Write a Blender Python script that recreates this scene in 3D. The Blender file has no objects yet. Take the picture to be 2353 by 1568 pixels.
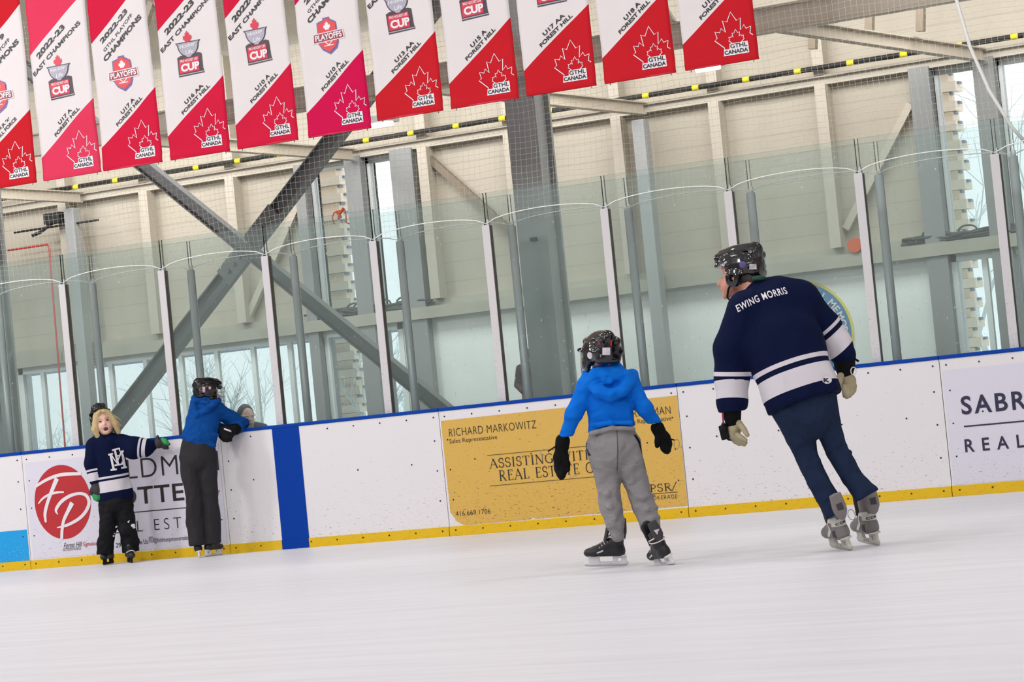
import bpy, bmesh, math, random
import numpy as np
from mathutils import Vector, Matrix, noise
from mathutils.bvhtree import BVHTree

random.seed(7)
S = bpy.context.scene
COL = S.collection
PI = math.pi

# ------------------------------------------------------------------ camera
# metres; X runs along the boards, Y away over the boards, Z up, ice at Z=0
CAM = np.array([14.837, -19.558, 0.759])
YAW, PITCH, ROLL, FPX = -0.484704, 0.035905, -0.096871, 6205.2
_f = np.array([math.sin(YAW)*math.cos(PITCH), math.cos(YAW)*math.cos(PITCH), math.sin(PITCH)])
_r = np.array([math.cos(YAW), -math.sin(YAW), 0.0]); _u = np.cross(_r, _f)
_c, _s = math.cos(ROLL), math.sin(ROLL)
FWD, RGT, UPV = _f, _c*_r + _s*_u, -_s*_r + _c*_u
cam_d = bpy.data.cameras.new('camera'); cam = bpy.data.objects.new('camera', cam_d); COL.objects.link(cam)
cam_d.sensor_fit = 'HORIZONTAL'; cam_d.sensor_width = 36.0; cam_d.lens = FPX/2353.0*36.0
cam_d.clip_start = 0.1; cam_d.clip_end = 500
cam.matrix_world = Matrix(((RGT[0], UPV[0], -FWD[0], CAM[0]), (RGT[1], UPV[1], -FWD[1], CAM[1]),
                           (RGT[2], UPV[2], -FWD[2], CAM[2]), (0, 0, 0, 1)))
S.camera = cam

# ------------------------------------------------------------------ world, lights, exposure
W = bpy.data.worlds.new('overcast_sky'); S.world = W; W.use_nodes = True
bg = W.node_tree.nodes['Background']; bg.inputs[0].default_value = (0.93, 0.97, 1.0, 1); bg.inputs[1].default_value = 1.5

def area_light(name, loc, target, size, power, color=(1, 0.985, 0.985), size_y=None):
    d = bpy.data.lights.new(name, 'AREA'); d.energy = power; d.color = color
    d.shape = 'RECTANGLE'; d.size = size; d.size_y = size_y or size
    o = bpy.data.objects.new(name, d); COL.objects.link(o); o.location = loc
    o.rotation_euler = (Vector(target) - Vector(loc)).to_track_quat('-Z', 'Y').to_euler()
    return o
for _x in (-6, 0, 6, 12, 18):
    for _y, _ty, _w in ((-23.0, 0.0, 133), (-16.5, 0.0, 128), (-10.0, -9.0, 80), (-4.0, -4.0, 80)): area_light('arena_lamp', (_x, _y, 8.2), (_x, _ty, 1.5), 0.6, _w)
area_light('concourse_fill_light', (3, 2.6, 4.9), (3, 3.6, 2.0), 14, 400, size_y=1.2)  # added fill to brighten the back wall, not a real lamp bank
area_light('arena_lamp_cluster', (-5.5, -7.0, 6.5), (2.5, 0, 0.6), 1.0, 380)
S.view_settings.view_transform = 'Standard'; S.view_settings.look = 'None'
S.view_settings.gamma = 1.0; S.view_settings.use_curve_mapping = False
S.view_settings.exposure = 0.0

# ------------------------------------------------------------------ helpers
def dirv(px, py): return FWD + RGT*(px-1176.5)/FPX - UPV*(py-784.0)/FPX
def at(px, py, Y=0.0):                     # point of the photo on the upright plane y = Y
    d = dirv(px, py); return CAM + d*((Y-CAM[1])/d[1])
def on_ice(px, py, z=0.0):
    d = dirv(px, py); return CAM + d*((z-CAM[2])/d[2])
def far(px, py, dist): return CAM + dirv(px, py)*dist
def dist_of(p): return float((np.asarray(p)-CAM) @ FWD)
def lin(c):
    o = []
    for v in c[:3]:
        v = v/255.0; o.append(v/12.92 if v <= 0.04045 else ((v+0.055)/1.055)**2.4)
    return (*o, 1.0)

def nodes_of(name):
    m = bpy.data.materials.new(name); m.use_nodes = True
    nt = m.node_tree; return m, nt, nt.nodes['Principled BSDF']
def fold_bump(nt, tc, strength, fscale):     # soft creases of hanging cloth
    N = nt.nodes.new; L = nt.links.new
    mp = N('ShaderNodeMapping'); mp.inputs['Scale'].default_value = fscale; mp.inputs['Rotation'].default_value = (0.3, 0.4, 0.2); L(tc.outputs['Object'], mp.inputs[0])
    nz = N('ShaderNodeTexNoise'); nz.inputs['Scale'].default_value = 1.0; nz.inputs['Detail'].default_value = 1.5; nz.inputs['Distortion'].default_value = 0.6; L(mp.outputs[0], nz.inputs['Vector'])
    bp = N('ShaderNodeBump'); bp.inputs['Strength'].default_value = strength; bp.inputs['Distance'].default_value = 0.09; L(nz.outputs['Fac'], bp.inputs['Height'])
    return bp.outputs['Normal']
def mat(name, rgb, rough=0.6, metal=0.0, var=0.06, scale=8.0, bump=0.0, bscale=60.0, spec=0.5, stretch=None, folds=0.0, fscale=(7, 7, 5)):
    m, nt, b = nodes_of(name); N = nt.nodes.new; L = nt.links.new
    b.inputs['Roughness'].default_value = rough; b.inputs['Metallic'].default_value = metal
    b.inputs['Specular IOR Level'].default_value = spec
    tc = N('ShaderNodeTexCoord'); nz = N('ShaderNodeTexNoise'); nz.inputs['Scale'].default_value = scale; nz.inputs['Detail'].default_value = 4
    L(tc.outputs['Object'], nz.inputs['Vector'])
    mx = N('ShaderNodeMix'); mx.data_type = 'RGBA'
    c = lin(rgb); mx.inputs[6].default_value = tuple(v*(1-var) for v in c[:3])+(1,); mx.inputs[7].default_value = tuple(min(1, v*(1+var)) for v in c[:3])+(1,)
    L(nz.outputs['Fac'], mx.inputs[0]); L(mx.outputs[2], b.inputs['Base Color'])
    if bump > 0:
        n2 = N('ShaderNodeTexNoise'); n2.inputs['Scale'].default_value = bscale; n2.inputs['Detail'].default_value = 3
        if stretch:
            mp = N('ShaderNodeMapping'); mp.inputs['Scale'].default_value = stretch
            L(tc.outputs['Object'], mp.inputs['Vector']); L(mp.outputs['Vector'], n2.inputs['Vector'])
        else: L(tc.outputs['Object'], n2.inputs['Vector'])
        bp = N('ShaderNodeBump'); bp.inputs['Strength'].default_value = bump; bp.inputs['Distance'].default_value = 0.01
        L(n2.outputs['Fac'], bp.inputs['Height']); L(bp.outputs['Normal'], b.inputs['Normal'])
        if folds > 0: L(fold_bump(nt, tc, folds, fscale), bp.inputs['Normal'])
    return m

def tag(o, label=None, cat=None, group=None, kind=None):
    if label: o['label'] = label
    if cat: o['category'] = cat
    if group: o['group'] = group
    if kind: o['kind'] = kind
    return o
def obj(name, V, F, m=None, parent=None, smooth=False, base=None):
    me = bpy.data.meshes.new(name)
    V = np.asarray(V, float)
    if base is not None: V = V - np.asarray(base, float)
    me.from_pydata([tuple(v) for v in V.tolist()], [], [tuple(f) for f in F]); me.update()
    if m:
        for mm in (m if isinstance(m, (list, tuple)) else [m]): me.materials.append(mm)
    if smooth: me.polygons.foreach_set('use_smooth', [True]*len(me.polygons))
    o = bpy.data.objects.new(name, me); COL.objects.link(o)
    if parent is not None: o.parent = parent
    if base is not None and parent is None: o.location = tuple(base)
    return o
def empty(name, loc, label, cat, group=None):
    o = bpy.data.objects.new(name, None); COL.objects.link(o); o.location = tuple(loc); o.empty_display_size = 0.1
    return tag(o, label, cat, group)
def copy_tree(o, parent=None):
    c = o.copy(); COL.objects.link(c)
    if parent is not None: c.parent = parent
    for ch in list(o.children): copy_tree(ch, c)
    return c

class MB:                                   # collects shapes for one mesh
    def __init__(s): s.V = []; s.F = []; s.M = []
    def mark(s): s.M.append((len(s.V), len(s.F)))
    def refine(s, ml):                       # split long edges so that flat prints can follow a curved surface
        mk = (s.M or [(0, 0)])+[(len(s.V), len(s.F))]; V2 = []; F2 = []; M2 = []
        for (v0, f0), (v1, f1) in zip(mk[:-1], mk[1:]):
            bm = bmesh.new(); vs = [bm.verts.new(v) for v in s.V[v0:v1]]
            for f in s.F[f0:f1]:
                try: bm.faces.new([vs[i-v0] for i in f])
                except ValueError: pass
            bmesh.ops.triangulate(bm, faces=list(bm.faces))
            for _ in range(4):
                es = [e for e in bm.edges if e.calc_length() > ml]
                if not es: break
                bmesh.ops.subdivide_edges(bm, edges=es, cuts=1); bmesh.ops.triangulate(bm, faces=[f for f in bm.faces if len(f.verts) > 3])
            bm.verts.index_update(); M2.append((len(V2), len(F2))); n = len(V2)
            V2 += [v.co[:] for v in bm.verts]; F2 += [tuple(v.index+n for v in f.verts) for f in bm.faces]; bm.free()
        s.V, s.F = V2, F2; s.M = M2 if s.M else []
    def build_each(s, name, m, parent=None, base=None):      # one mesh for every marked line
        o = None; mk = s.M+[(len(s.V), len(s.F))]
        for (v0, f0), (v1, f1) in zip(mk[:-1], mk[1:]):
            if v1 > v0: o = obj(name, s.V[v0:v1], [tuple(i-v0 for i in f) for f in s.F[f0:f1]], m, parent, False, base)
        return o
    def add(s, V, F):
        n = len(s.V); s.V += [tuple(map(float, v)) for v in V]; s.F += [tuple(i+n for i in f) for f in F]; return s
    def box(s, x0, x1, y0, y1, z0, z1, bev=0.0):
        if bev <= 0:
            V = [(x, y, z) for x in (x0, x1) for y in (y0, y1) for z in (z0, z1)]
            return s.add(V, [(0, 1, 3, 2), (4, 6, 7, 5), (0, 4, 5, 1), (2, 3, 7, 6), (0, 2, 6, 4), (1, 5, 7, 3)])
        bm = bmesh.new(); bmesh.ops.create_cube(bm, size=1)
        for v in bm.verts: v.co = Vector(((x0+x1)/2+v.co.x*(x1-x0), (y0+y1)/2+v.co.y*(y1-y0), (z0+z1)/2+v.co.z*(z1-z0)))
        bmesh.ops.bevel(bm, geom=list(bm.edges), offset=bev, segments=2, affect='EDGES', profile=0.7)
        bm.verts.index_update(); s.add([v.co for v in bm.verts], [[v.index for v in f.verts] for f in bm.faces]); bm.free(); return s
    def bar(s, a, b, w, h, up=(0, 0, 1)):   # rectangular bar from a to b
        a = np.array(a, float); b = np.array(b, float); d = (b-a)/np.linalg.norm(b-a)
        sd = np.cross(d, up); sd /= np.linalg.norm(sd); u = np.cross(sd, d)
        V = [p + sd*i*w/2 + u*j*h/2 for p in (a, b) for i, j in ((-1, -1), (1, -1), (1, 1), (-1, 1))]
        return s.add(V, [(0, 3, 2, 1), (4, 5, 6, 7), (0, 1, 5, 4), (1, 2, 6, 5), (2, 3, 7, 6), (3, 0, 4, 7)])
    def tube(s, pts, r, n=8, closed=False):
        P = np.array(pts, float); m = len(P); R = r if hasattr(r, '__len__') else [r]*m
        t0 = None; V = []
        for i in range(m):
            a = P[(i-1) % m] if (closed or i > 0) else P[i]; b = P[(i+1) % m] if (closed or i < m-1) else P[i]
            t = b-a; t = t/(np.linalg.norm(t)+1e-12)
            if t0 is None:
                u = np.cross(t, (0.31, 0.17, 0.93))
                if np.linalg.norm(u) < 1e-3: u = np.cross(t, (1, 0, 0))
            else: u = u - t*(u @ t)
            u = u/(np.linalg.norm(u)+1e-12); w = np.cross(t, u); t0 = t
            for k in range(n):
                a_ = 2*PI*k/n; V.append(P[i] + R[i]*(math.cos(a_)*u + math.sin(a_)*w))
        F = []
        for i in range(m if closed else m-1):
            j = (i+1) % m
            for k in range(n): F.append((i*n+k, i*n+(k+1) % n, j*n+(k+1) % n, j*n+k))
        if not closed: F.append(tuple(range(n-1, -1, -1))); F.append(tuple((m-1)*n+k for k in range(n)))
        return s.add(V, F)
    def poly(s, pts): return s.add(pts, [tuple(range(len(pts)))])
    def ribbon(s, pts, w, o, ex, ey):       # flat stroke, 2-D points mapped by o + x*ex + y*ey
        P = np.array(pts, float); m = len(P); Wd = w if hasattr(w, '__len__') else [w]*m; V = []
        for i in range(m):
            t = P[min(i+1, m-1)]-P[max(i-1, 0)]; t = t/(np.linalg.norm(t)+1e-12); nn = np.array([-t[1], t[0]])
            for q in (P[i]+nn*Wd[i]/2, P[i]-nn*Wd[i]/2): V.append(np.array(o)+np.array(ex)*q[0]+np.array(ey)*q[1])
        return s.add(V, [(2*i, 2*i+1, 2*i+3, 2*i+2) for i in range(m-1)])
    def build(s, name, m, parent=None, smooth=False, base=None):
        if not s.V: print('EMPTY', name); return None
        return obj(name, s.V, s.F, m, parent, smooth, base)
def struct(o): o['kind'] = 'structure'; return o

# text as flat mesh: vertices in a unit box
_tc = {}
def text_mesh(t, bold=0.0, space=1.0):
    k = (t, bold, space)
    if k in _tc: return _tc[k]
    c = bpy.data.curves.new('lettering', 'FONT'); c.body = t; c.offset = bold; c.space_character = space; c.resolution_u = 4; c.fill_mode = 'BOTH'
    o = bpy.data.objects.new('lettering', c); COL.objects.link(o)
    dg = bpy.context.evaluated_depsgraph_get(); dg.update(); me = bpy.data.meshes.new_from_object(o.evaluated_get(dg))
    V = np.array([v.co[:] for v in me.vertices]); F = [tuple(p.vertices) for p in me.polygons]
    bpy.data.objects.remove(o); bpy.data.curves.remove(c); bpy.data.meshes.remove(me)
    lo = V.min(0); hi = V.max(0); asp = (hi[0]-lo[0])/(hi[1]-lo[1])
    V = (V-lo)/np.maximum(hi-lo, 1e-9); V[:, 2] = 0
    _tc[k] = (V, F, asp); return _tc[k]
def put_text(mb, t, o, ex, ey, bold=0.0, space=1.0):
    V, F, _ = text_mesh(t, bold, space)
    mb.add([np.array(o)+np.array(ex)*v[0]+np.array(ey)*v[1] for v in V], F)
# serif capitals: thick/thin strokes with slab serifs
def arc(cx, cy, rx, ry, a0, a1, n=10): return [(cx+rx*math.cos(math.radians(a0+(a1-a0)*i/n)), cy+ry*math.sin(math.radians(a0+(a1-a0)*i/n))) for i in range(n+1)]
TK, TN = 0.11, 0.045
def _ser(x, y): return ([(x-0.11, y), (x+0.11, y)], TN)
SERIF = {
 'A': (0.78, [([(0.06, 0), (0.39, 1)], TN), ([(0.37, 1), (0.72, 0)], TK), ([(0.18, 0.36), (0.58, 0.36)], TN), _ser(0.06, .02), _ser(0.72, .02)]),
 'S': (0.52, [(arc(0.25, 0.74, 0.2, 0.24, 25, 250, 12)+arc(0.26, 0.26, 0.21, 0.25, 75, -160, 12), 0.085), ([(0.43, 0.7), (0.43, 0.95)], TN), ([(0.05, 0.3), (0.05, 0.05)], TN)]),
 'I': (0.32, [([(0.16, 0), (0.16, 1)], TK), _ser(0.16, .02), _ser(0.16, .98)]),
 'T': (0.66, [([(0.33, 0), (0.33, 1)], TK), ([(0.02, .97), (0.64, .97)], TN), ([(0.04, 0.8), (0.04, 0.98)], TN), ([(0.62, 0.8), (0.62, 0.98)], TN), _ser(0.33, .02)]),
 'N': (0.8, [([(0.12, 0), (0.12, 1)], TN), ([(0.12, 1), (0.68, 0)], TK), ([(0.68, 0), (0.68, 1)], TN), _ser(0.12, .02), _ser(0.1, .98), _ser(0.68, .98)]),
 'G': (0.78, [(arc(0.42, 0.5, 0.36, 0.48, 45, 330, 18), 0.085), ([(0.66, 0.05), (0.66, 0.42)], TK), _ser(0.66, .43)]),
 'W': (1.05, [([(0.08, 1), (0.32, 0)], TK), ([(0.32, 0), (0.53, 0.9)], TN), ([(0.5, 1), (0.74, 0)], TK), ([(0.74, 0), (0.98, 1)], TN), _ser(0.08, .98), _ser(0.98, .98)]),
 'H': (0.84, [([(0.16, 0), (0.16, 1)], TK), ([(0.68, 0), (0.68, 1)], TK), ([(0.16, 0.5), (0.68, 0.5)], TN), _ser(0.16, .02), _ser(0.16, .98), _ser(0.68, .02), _ser(0.68, .98)]),
 'R': (0.74, [([(0.16, 0), (0.16, 1)], TK), ([(0.16, .97)]+arc(0.34, 0.74, 0.2, 0.23, 90, -90, 10)+[(0.16, 0.5)], 0.07), ([(0.34, 0.5), (0.68, 0.0)], TK), _ser(0.16, .02), _ser(0.14, .98), _ser(0.68, .02)]),
 'E': (0.62, [([(0.16, 0), (0.16, 1)], TK), ([(0.08, .97), (0.54, .97)], TN), ([(0.08, .03), (0.57, .03)], TN), ([(0.16, 0.52), (0.44, 0.52)], TN), ([(0.54, .8), (0.54, .98)], TN), ([(0.57, .02), (0.57, .22)], TN), ([(0.44, .44), (0.44, .6)], TN)]),
 'L': (0.6, [([(0.16, 0), (0.16, 1)], TK), ([(0.08, .03), (0.55, .03)], TN), ([(0.55, .02), (0.55, .24)], TN), _ser(0.16, .98)]),
 'P': (0.64, [([(0.16, 0), (0.16, 1)], TK), ([(0.16, .97)]+arc(0.34, 0.72, 0.22, 0.25, 90, -90, 10)+[(0.16, 0.46)], 0.07), _ser(0.16, .02), _ser(0.14, .98)]),
 ' ': (0.4, []),
}
def put_serif(mb, t, o, ex, ey, gap=0.1):
    tot = sum(SERIF[c][0]+gap for c in t)-gap; x = 0.0
    for c in t:
        w, st = SERIF[c]
        for pts, wd in st: mb.ribbon([(x+p[0], p[1]) for p in pts], wd, o, np.array(ex)/tot, ey)
        x += w+gap

# ------------------------------------------------------------------ signed-distance modelling (clothes, bodies, boots)
class SDF:
    def __init__(s, lo, hi, h):
        s.lo = np.array(lo, float); s.h = h; s.n = np.ceil((np.array(hi)-s.lo)/h).astype(int)+1
        s.D = np.full(s.n, 1.0); s.tagv = []
    def block(s, lo, hi):
        a = np.clip(np.floor((np.array(lo)-s.lo)/s.h).astype(int), 0, s.n); b = np.clip(np.ceil((np.array(hi)-s.lo)/s.h).astype(int)+1, 0, s.n)
        g = [s.lo[i]+s.h*np.arange(a[i], b[i]) for i in range(3)]
        sl = tuple(slice(a[i], b[i]) for i in range(3))
        return sl, np.stack(np.meshgrid(*g, indexing='ij'), -1)
    def put(s, lo, hi, fn, k=0.0, op='add'):
        m = max(0.03, 2*k); sl, P = s.block(np.array(lo)-m, np.array(hi)+m)
        if P.size == 0: return s
        d = fn(P); D = s.D[sl]
        if op == 'add':
            if k > 0: hh = np.clip(0.5+0.5*(D-d)/k, 0, 1); s.D[sl] = D*(1-hh)+d*hh-k*hh*(1-hh)
            else: s.D[sl] = np.minimum(D, d)
        else:
            if k > 0: hh = np.clip(0.5-0.5*(D+d)/k, 0, 1); s.D[sl] = D*(1-hh)-d*hh+k*hh*(1-hh)
            else: s.D[sl] = np.maximum(D, -d)
        return s
    def cone(s, a, b, r1, r2, k=0.0, flat=None, op='add'):
        a = np.array(a, float); b = np.array(b, float); R = max(r1, r2)
        def fn(P):
            Q = P-a; ab = b-a
            if flat is not None:
                n = np.array(flat[0]); Q = Q+n*((Q @ n)*(1/flat[1]-1))[..., None]; ab = ab+n*((ab @ n)*(1/flat[1]-1))
            L2 = max(ab @ ab, 1e-12); t = np.clip((Q @ ab)/L2, 0, 1)
            return np.linalg.norm(Q-t[..., None]*ab, axis=-1)-(r1+(r2-r1)*t)
        return s.put(np.minimum(a, b)-R, np.maximum(a, b)+R, fn, k, op)
    def ell(s, c, r, M=None, k=0.0, op='add'):
        c = np.array(c, float); r = np.array(r, float); M = np.eye(3) if M is None else np.array(M)   # rows of M: local axes
        def fn(P):
            q = (P-c) @ M.T; k0 = np.linalg.norm(q/r, axis=-1); k1 = np.linalg.norm(q/(r*r), axis=-1)
            return k0*(k0-1)/np.maximum(k1, 1e-9)
        R = r.max(); return s.put(c-R, c+R, fn, k, op)
    def boxs(s, c, hf, M=None, rad=0.0, k=0.0, op='add'):
        c = np.array(c, float); hf = np.array(hf, float); M = np.eye(3) if M is None else np.array(M)
        def fn(P):
            q = np.abs((P-c) @ M.T)-hf+rad
            return np.linalg.norm(np.maximum(q, 0), axis=-1)+np.minimum(q.max(-1), 0)-rad
        R = np.linalg.norm(hf); return s.put(c-R, c+R, fn, k, op)
    def cut(s, p, n):                       # remove the side the normal points to
        n = np.array(n, float); n /= np.linalg.norm(n); g = [s.lo[i]+s.h*np.arange(s.n[i]) for i in range(3)]
        P = np.stack(np.meshgrid(*g, indexing='ij'), -1); s.D = np.maximum(s.D, (P-np.array(p)) @ n); return s
    def cut_local(s, lo, hi, p, n):
        n = np.array(n, float); n /= np.linalg.norm(n); sl, P = s.block(lo, hi)
        if P.size: s.D[sl] = np.maximum(s.D[sl], (P-np.array(p)) @ n)
        return s
    def mesh(s, smooth=2):
        D = s.D; D = np.pad(D, 1, constant_values=1.0); lo = s.lo-s.h
        D = np.where(D == 0, 1e-9, D); I = D < 0; n = np.array(D.shape)-1
        cnt = np.zeros(n, int); pos = np.zeros((*n, 3)); num = np.zeros(n)
        cs = [(i, j, k) for i in (0, 1) for j in (0, 1) for k in (0, 1)]
        sl = lambda c: tuple(slice(c[d], c[d]+n[d]) for d in range(3))
        for c in cs: cnt += I[sl(c)]
        for c in cs:
            for d in range(3):
                if c[d]: continue
                e = list(c); e[d] = 1; A = D[sl(c)]; B = D[sl(tuple(e))]; x = (A < 0) != (B < 0)
                t = np.where(x, A/np.where(x, A-B, 1), 0)
                for q in range(3): pos[..., q] += np.where(x, c[q]+(t if q == d else 0), 0)
                num += x
        act = (cnt > 0) & (cnt < 8); idx = -np.ones(n, int); idx[act] = np.arange(act.sum())
        ijk = np.argwhere(act); V = lo+s.h*(ijk+pos[act]/num[act][:, None])
        Fs = []
        for d in range(3):
            e = [0, 0, 0]; e[d] = 1; b, c = [(1, 2), (2, 0), (0, 1)][d]
            A = I[tuple(slice(0, I.shape[q]-e[q]) for q in range(3))]; B = I[tuple(slice(e[q], None) for q in range(3))]
            E_ = np.argwhere(A != B); E_ = E_[(E_[:, b] > 0) & (E_[:, c] > 0) & (E_[:, b] < n[b]) & (E_[:, c] < n[c])]
            o1 = np.zeros(3, int); o1[b] = 1; o2 = np.zeros(3, int); o2[c] = 1
            q = [idx[tuple((E_-v).T)] for v in (o1+o2, o2, 0*o1, o1)]; q = np.stack(q, 1); fl = A[tuple(E_.T)]
            q[~fl] = q[~fl][:, ::-1]; Fs.append(q)
        F = np.concatenate(Fs)
        E = np.concatenate([F[:, [0, 1]], F[:, [1, 2]], F[:, [2, 3]], F[:, [3, 0]]])
        for it in range(smooth):
            acc = np.zeros_like(V); ct = np.zeros(len(V))
            np.add.at(acc, E[:, 0], V[E[:, 1]]); np.add.at(acc, E[:, 1], V[E[:, 0]]); np.add.at(ct, E[:, 0], 1); np.add.at(ct, E[:, 1], 1)
            V = V*0.5+0.5*acc/np.maximum(ct, 1)[:, None]
        return V, F
def normals(V, F):
    n = np.cross(V[F[:, 2]]-V[F[:, 0]], V[F[:, 3]]-V[F[:, 1]]); N = np.zeros_like(V)
    for i in range(4): np.add.at(N, F[:, i], n)
    return N/np.maximum(np.linalg.norm(N, axis=1), 1e-12)[:, None]
def wrinkle(V, F, amp, freq, stretch=(1, 1, 1), seed=0.0):
    N = normals(V, F); st = np.array(stretch)*freq
    d = np.array([noise.noise(Vector(tuple(v*st+seed)))+0.5*noise.noise(Vector(tuple(v*st*2.1+seed+5))) for v in V])
    return V+N*(amp*d)[:, None]
def axis_cut_coord(V, p, a, scale): return ((V-np.array(p)) @ np.array(a))*scale
def set_attr(o, name, dom, vals):
    a = o.data.attributes.new(name, 'FLOAT', dom); a.data.foreach_set('value', np.asarray(vals, np.float32))
def bvh_of(V, F): return BVHTree.FromPolygons([tuple(v) for v in V.tolist()], [tuple(int(i) for i in f) for f in F])
def decal(mb, bvh, V, F, direction, off=0.003, maxlen=0.02):
    """drape a flat mesh onto a surface along a direction"""
    bm = bmesh.new(); vs = [bm.verts.new(tuple(v)) for v in V]
    for f in F:
        try: bm.faces.new([vs[i] for i in f])
        except ValueError: pass
    bmesh.ops.triangulate(bm, faces=list(bm.faces))
    for _ in range(4):
        es = [e for e in bm.edges if e.calc_length() > maxlen]
        if not es: break
        bmesh.ops.subdivide_edges(bm, edges=es, cuts=1); bmesh.ops.triangulate(bm, faces=[f for f in bm.faces if len(f.verts) > 3])
    d = Vector(tuple(direction)).normalized(); miss = []
    for v in bm.verts:
        hit, nn, _, _ = bvh.ray_cast(v.co-d*0.6, d)
        if hit is not None: v.co = hit-d*off
        else: miss.append(v)
    if miss: bmesh.ops.delete(bm, geom=miss, context='VERTS')
    lng = [f for f in bm.faces if max(e.calc_length() for e in f.edges) > 4*maxlen]
    if lng: bmesh.ops.delete(bm, geom=lng, context='FACES')
    bm.verts.index_update()
    mb.add([v.co[:] for v in bm.verts], [[v.index for v in f.verts] for f in bm.faces]); bm.free()

# ------------------------------------------------------------------ materials
M = {}
M['white_plastic_trim'] = mat('white_painted_metal', (214, 205, 206), 0.45, var=0.03)
M['blue'] = mat('blue_plastic', (6, 58, 150), 0.4, var=0.05, spec=0.1)
M['cap_blue'] = mat('blue_cap', (8, 62, 152), 0.4, var=0.04, spec=0.1)
M['grey_steel'] = mat('grey_painted_steel', (162, 165, 164), 0.5, var=0.05, scale=3, bump=0.05)
M['mid_steel'] = mat('grey_girt_paint', (136, 138, 136), 0.5, var=0.04, scale=3)
M['brace_steel'] = mat('dark_grey_brace_paint', (116, 120, 120), 0.5, var=0.05, scale=3)
M['alu'] = mat('brushed_aluminium', (196, 202, 203), 0.4, 0.2, var=0.08, scale=5)
M['dark'] = mat('black_rubber', (24, 24, 26), 0.6)
M['edge_brown'] = mat('brown_post_edge', (92, 80, 68), 0.6, var=0.2, scale=20)  # brown sides of the posts behind the white face plate
M['cream'] = mat('cream_paint', (186, 178, 162), 0.6, var=0.03, scale=2)
M['beam_cream'] = mat('cream_beam_paint', (190, 181, 164), 0.55, var=0.05, scale=3)
M['brownish'] = mat('brown_and_shadow_steel', (124, 112, 94), 0.6, var=0.08)  # on the roof struts this brown has their shadow put into the colour
M['lower_wall'] = mat('white_wall_paint', (232, 234, 230), 0.6, var=0.03, scale=4)
M['ledge'] = mat('concrete_ledge', (168, 165, 150), 0.8, var=0.12, scale=3, bump=0.1)
M['alum_frame'] = mat('window_frame_grey', (232, 236, 234), 0.4, 0.0)
M['wood'] = mat('pale_lumber', (240, 224, 204), 0.7, var=0.08, scale=6)
M['snow'] = mat('snow', (240, 244, 248), 0.8, var=0.03, scale=0.8, bump=0.2, bscale=2)
M['bark'] = mat('frosty_bark', (150, 150, 146), 0.9, var=0.2)
M['bark_dark'] = mat('grey_bark', (112, 120, 120), 0.9, var=0.2)
M['twig'] = mat('frosted_twigs', (222, 230, 230), 0.9, var=0.12)
M['roof_blue'] = mat('slate_blue_cladding', (120, 140, 158), 0.7, var=0.1)
M['black_print'] = mat('black_print', (30, 26, 28), 0.5, var=0.02)
M['navy_print'] = mat('navy_print', (32, 30, 62), 0.5, var=0.02)
M['red_print'] = mat('red_print', (176, 30, 38), 0.5, var=0.04)
M['white_print'] = mat('white_print', (222, 216, 220), 0.5, var=0.02)
M['net'] = mat('white_net_twine', (244, 240, 230), 0.8, var=0.03)
M['rope'] = mat('white_rope', (246, 246, 242), 0.8, var=0.03)
M['yellow'] = mat('yellow_tape', (226, 214, 40), 0.5, var=0.05)
M['black_cable'] = mat('black_cable', (34, 32, 28), 0.6)
M['steel'] = mat('polished_steel', (190, 190, 192), 0.25, 0.9)
M['red'] = mat('red_paint', (196, 44, 40), 0.5)
M['orange'] = mat('orange_plastic', (206, 84, 34), 0.5)

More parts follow.
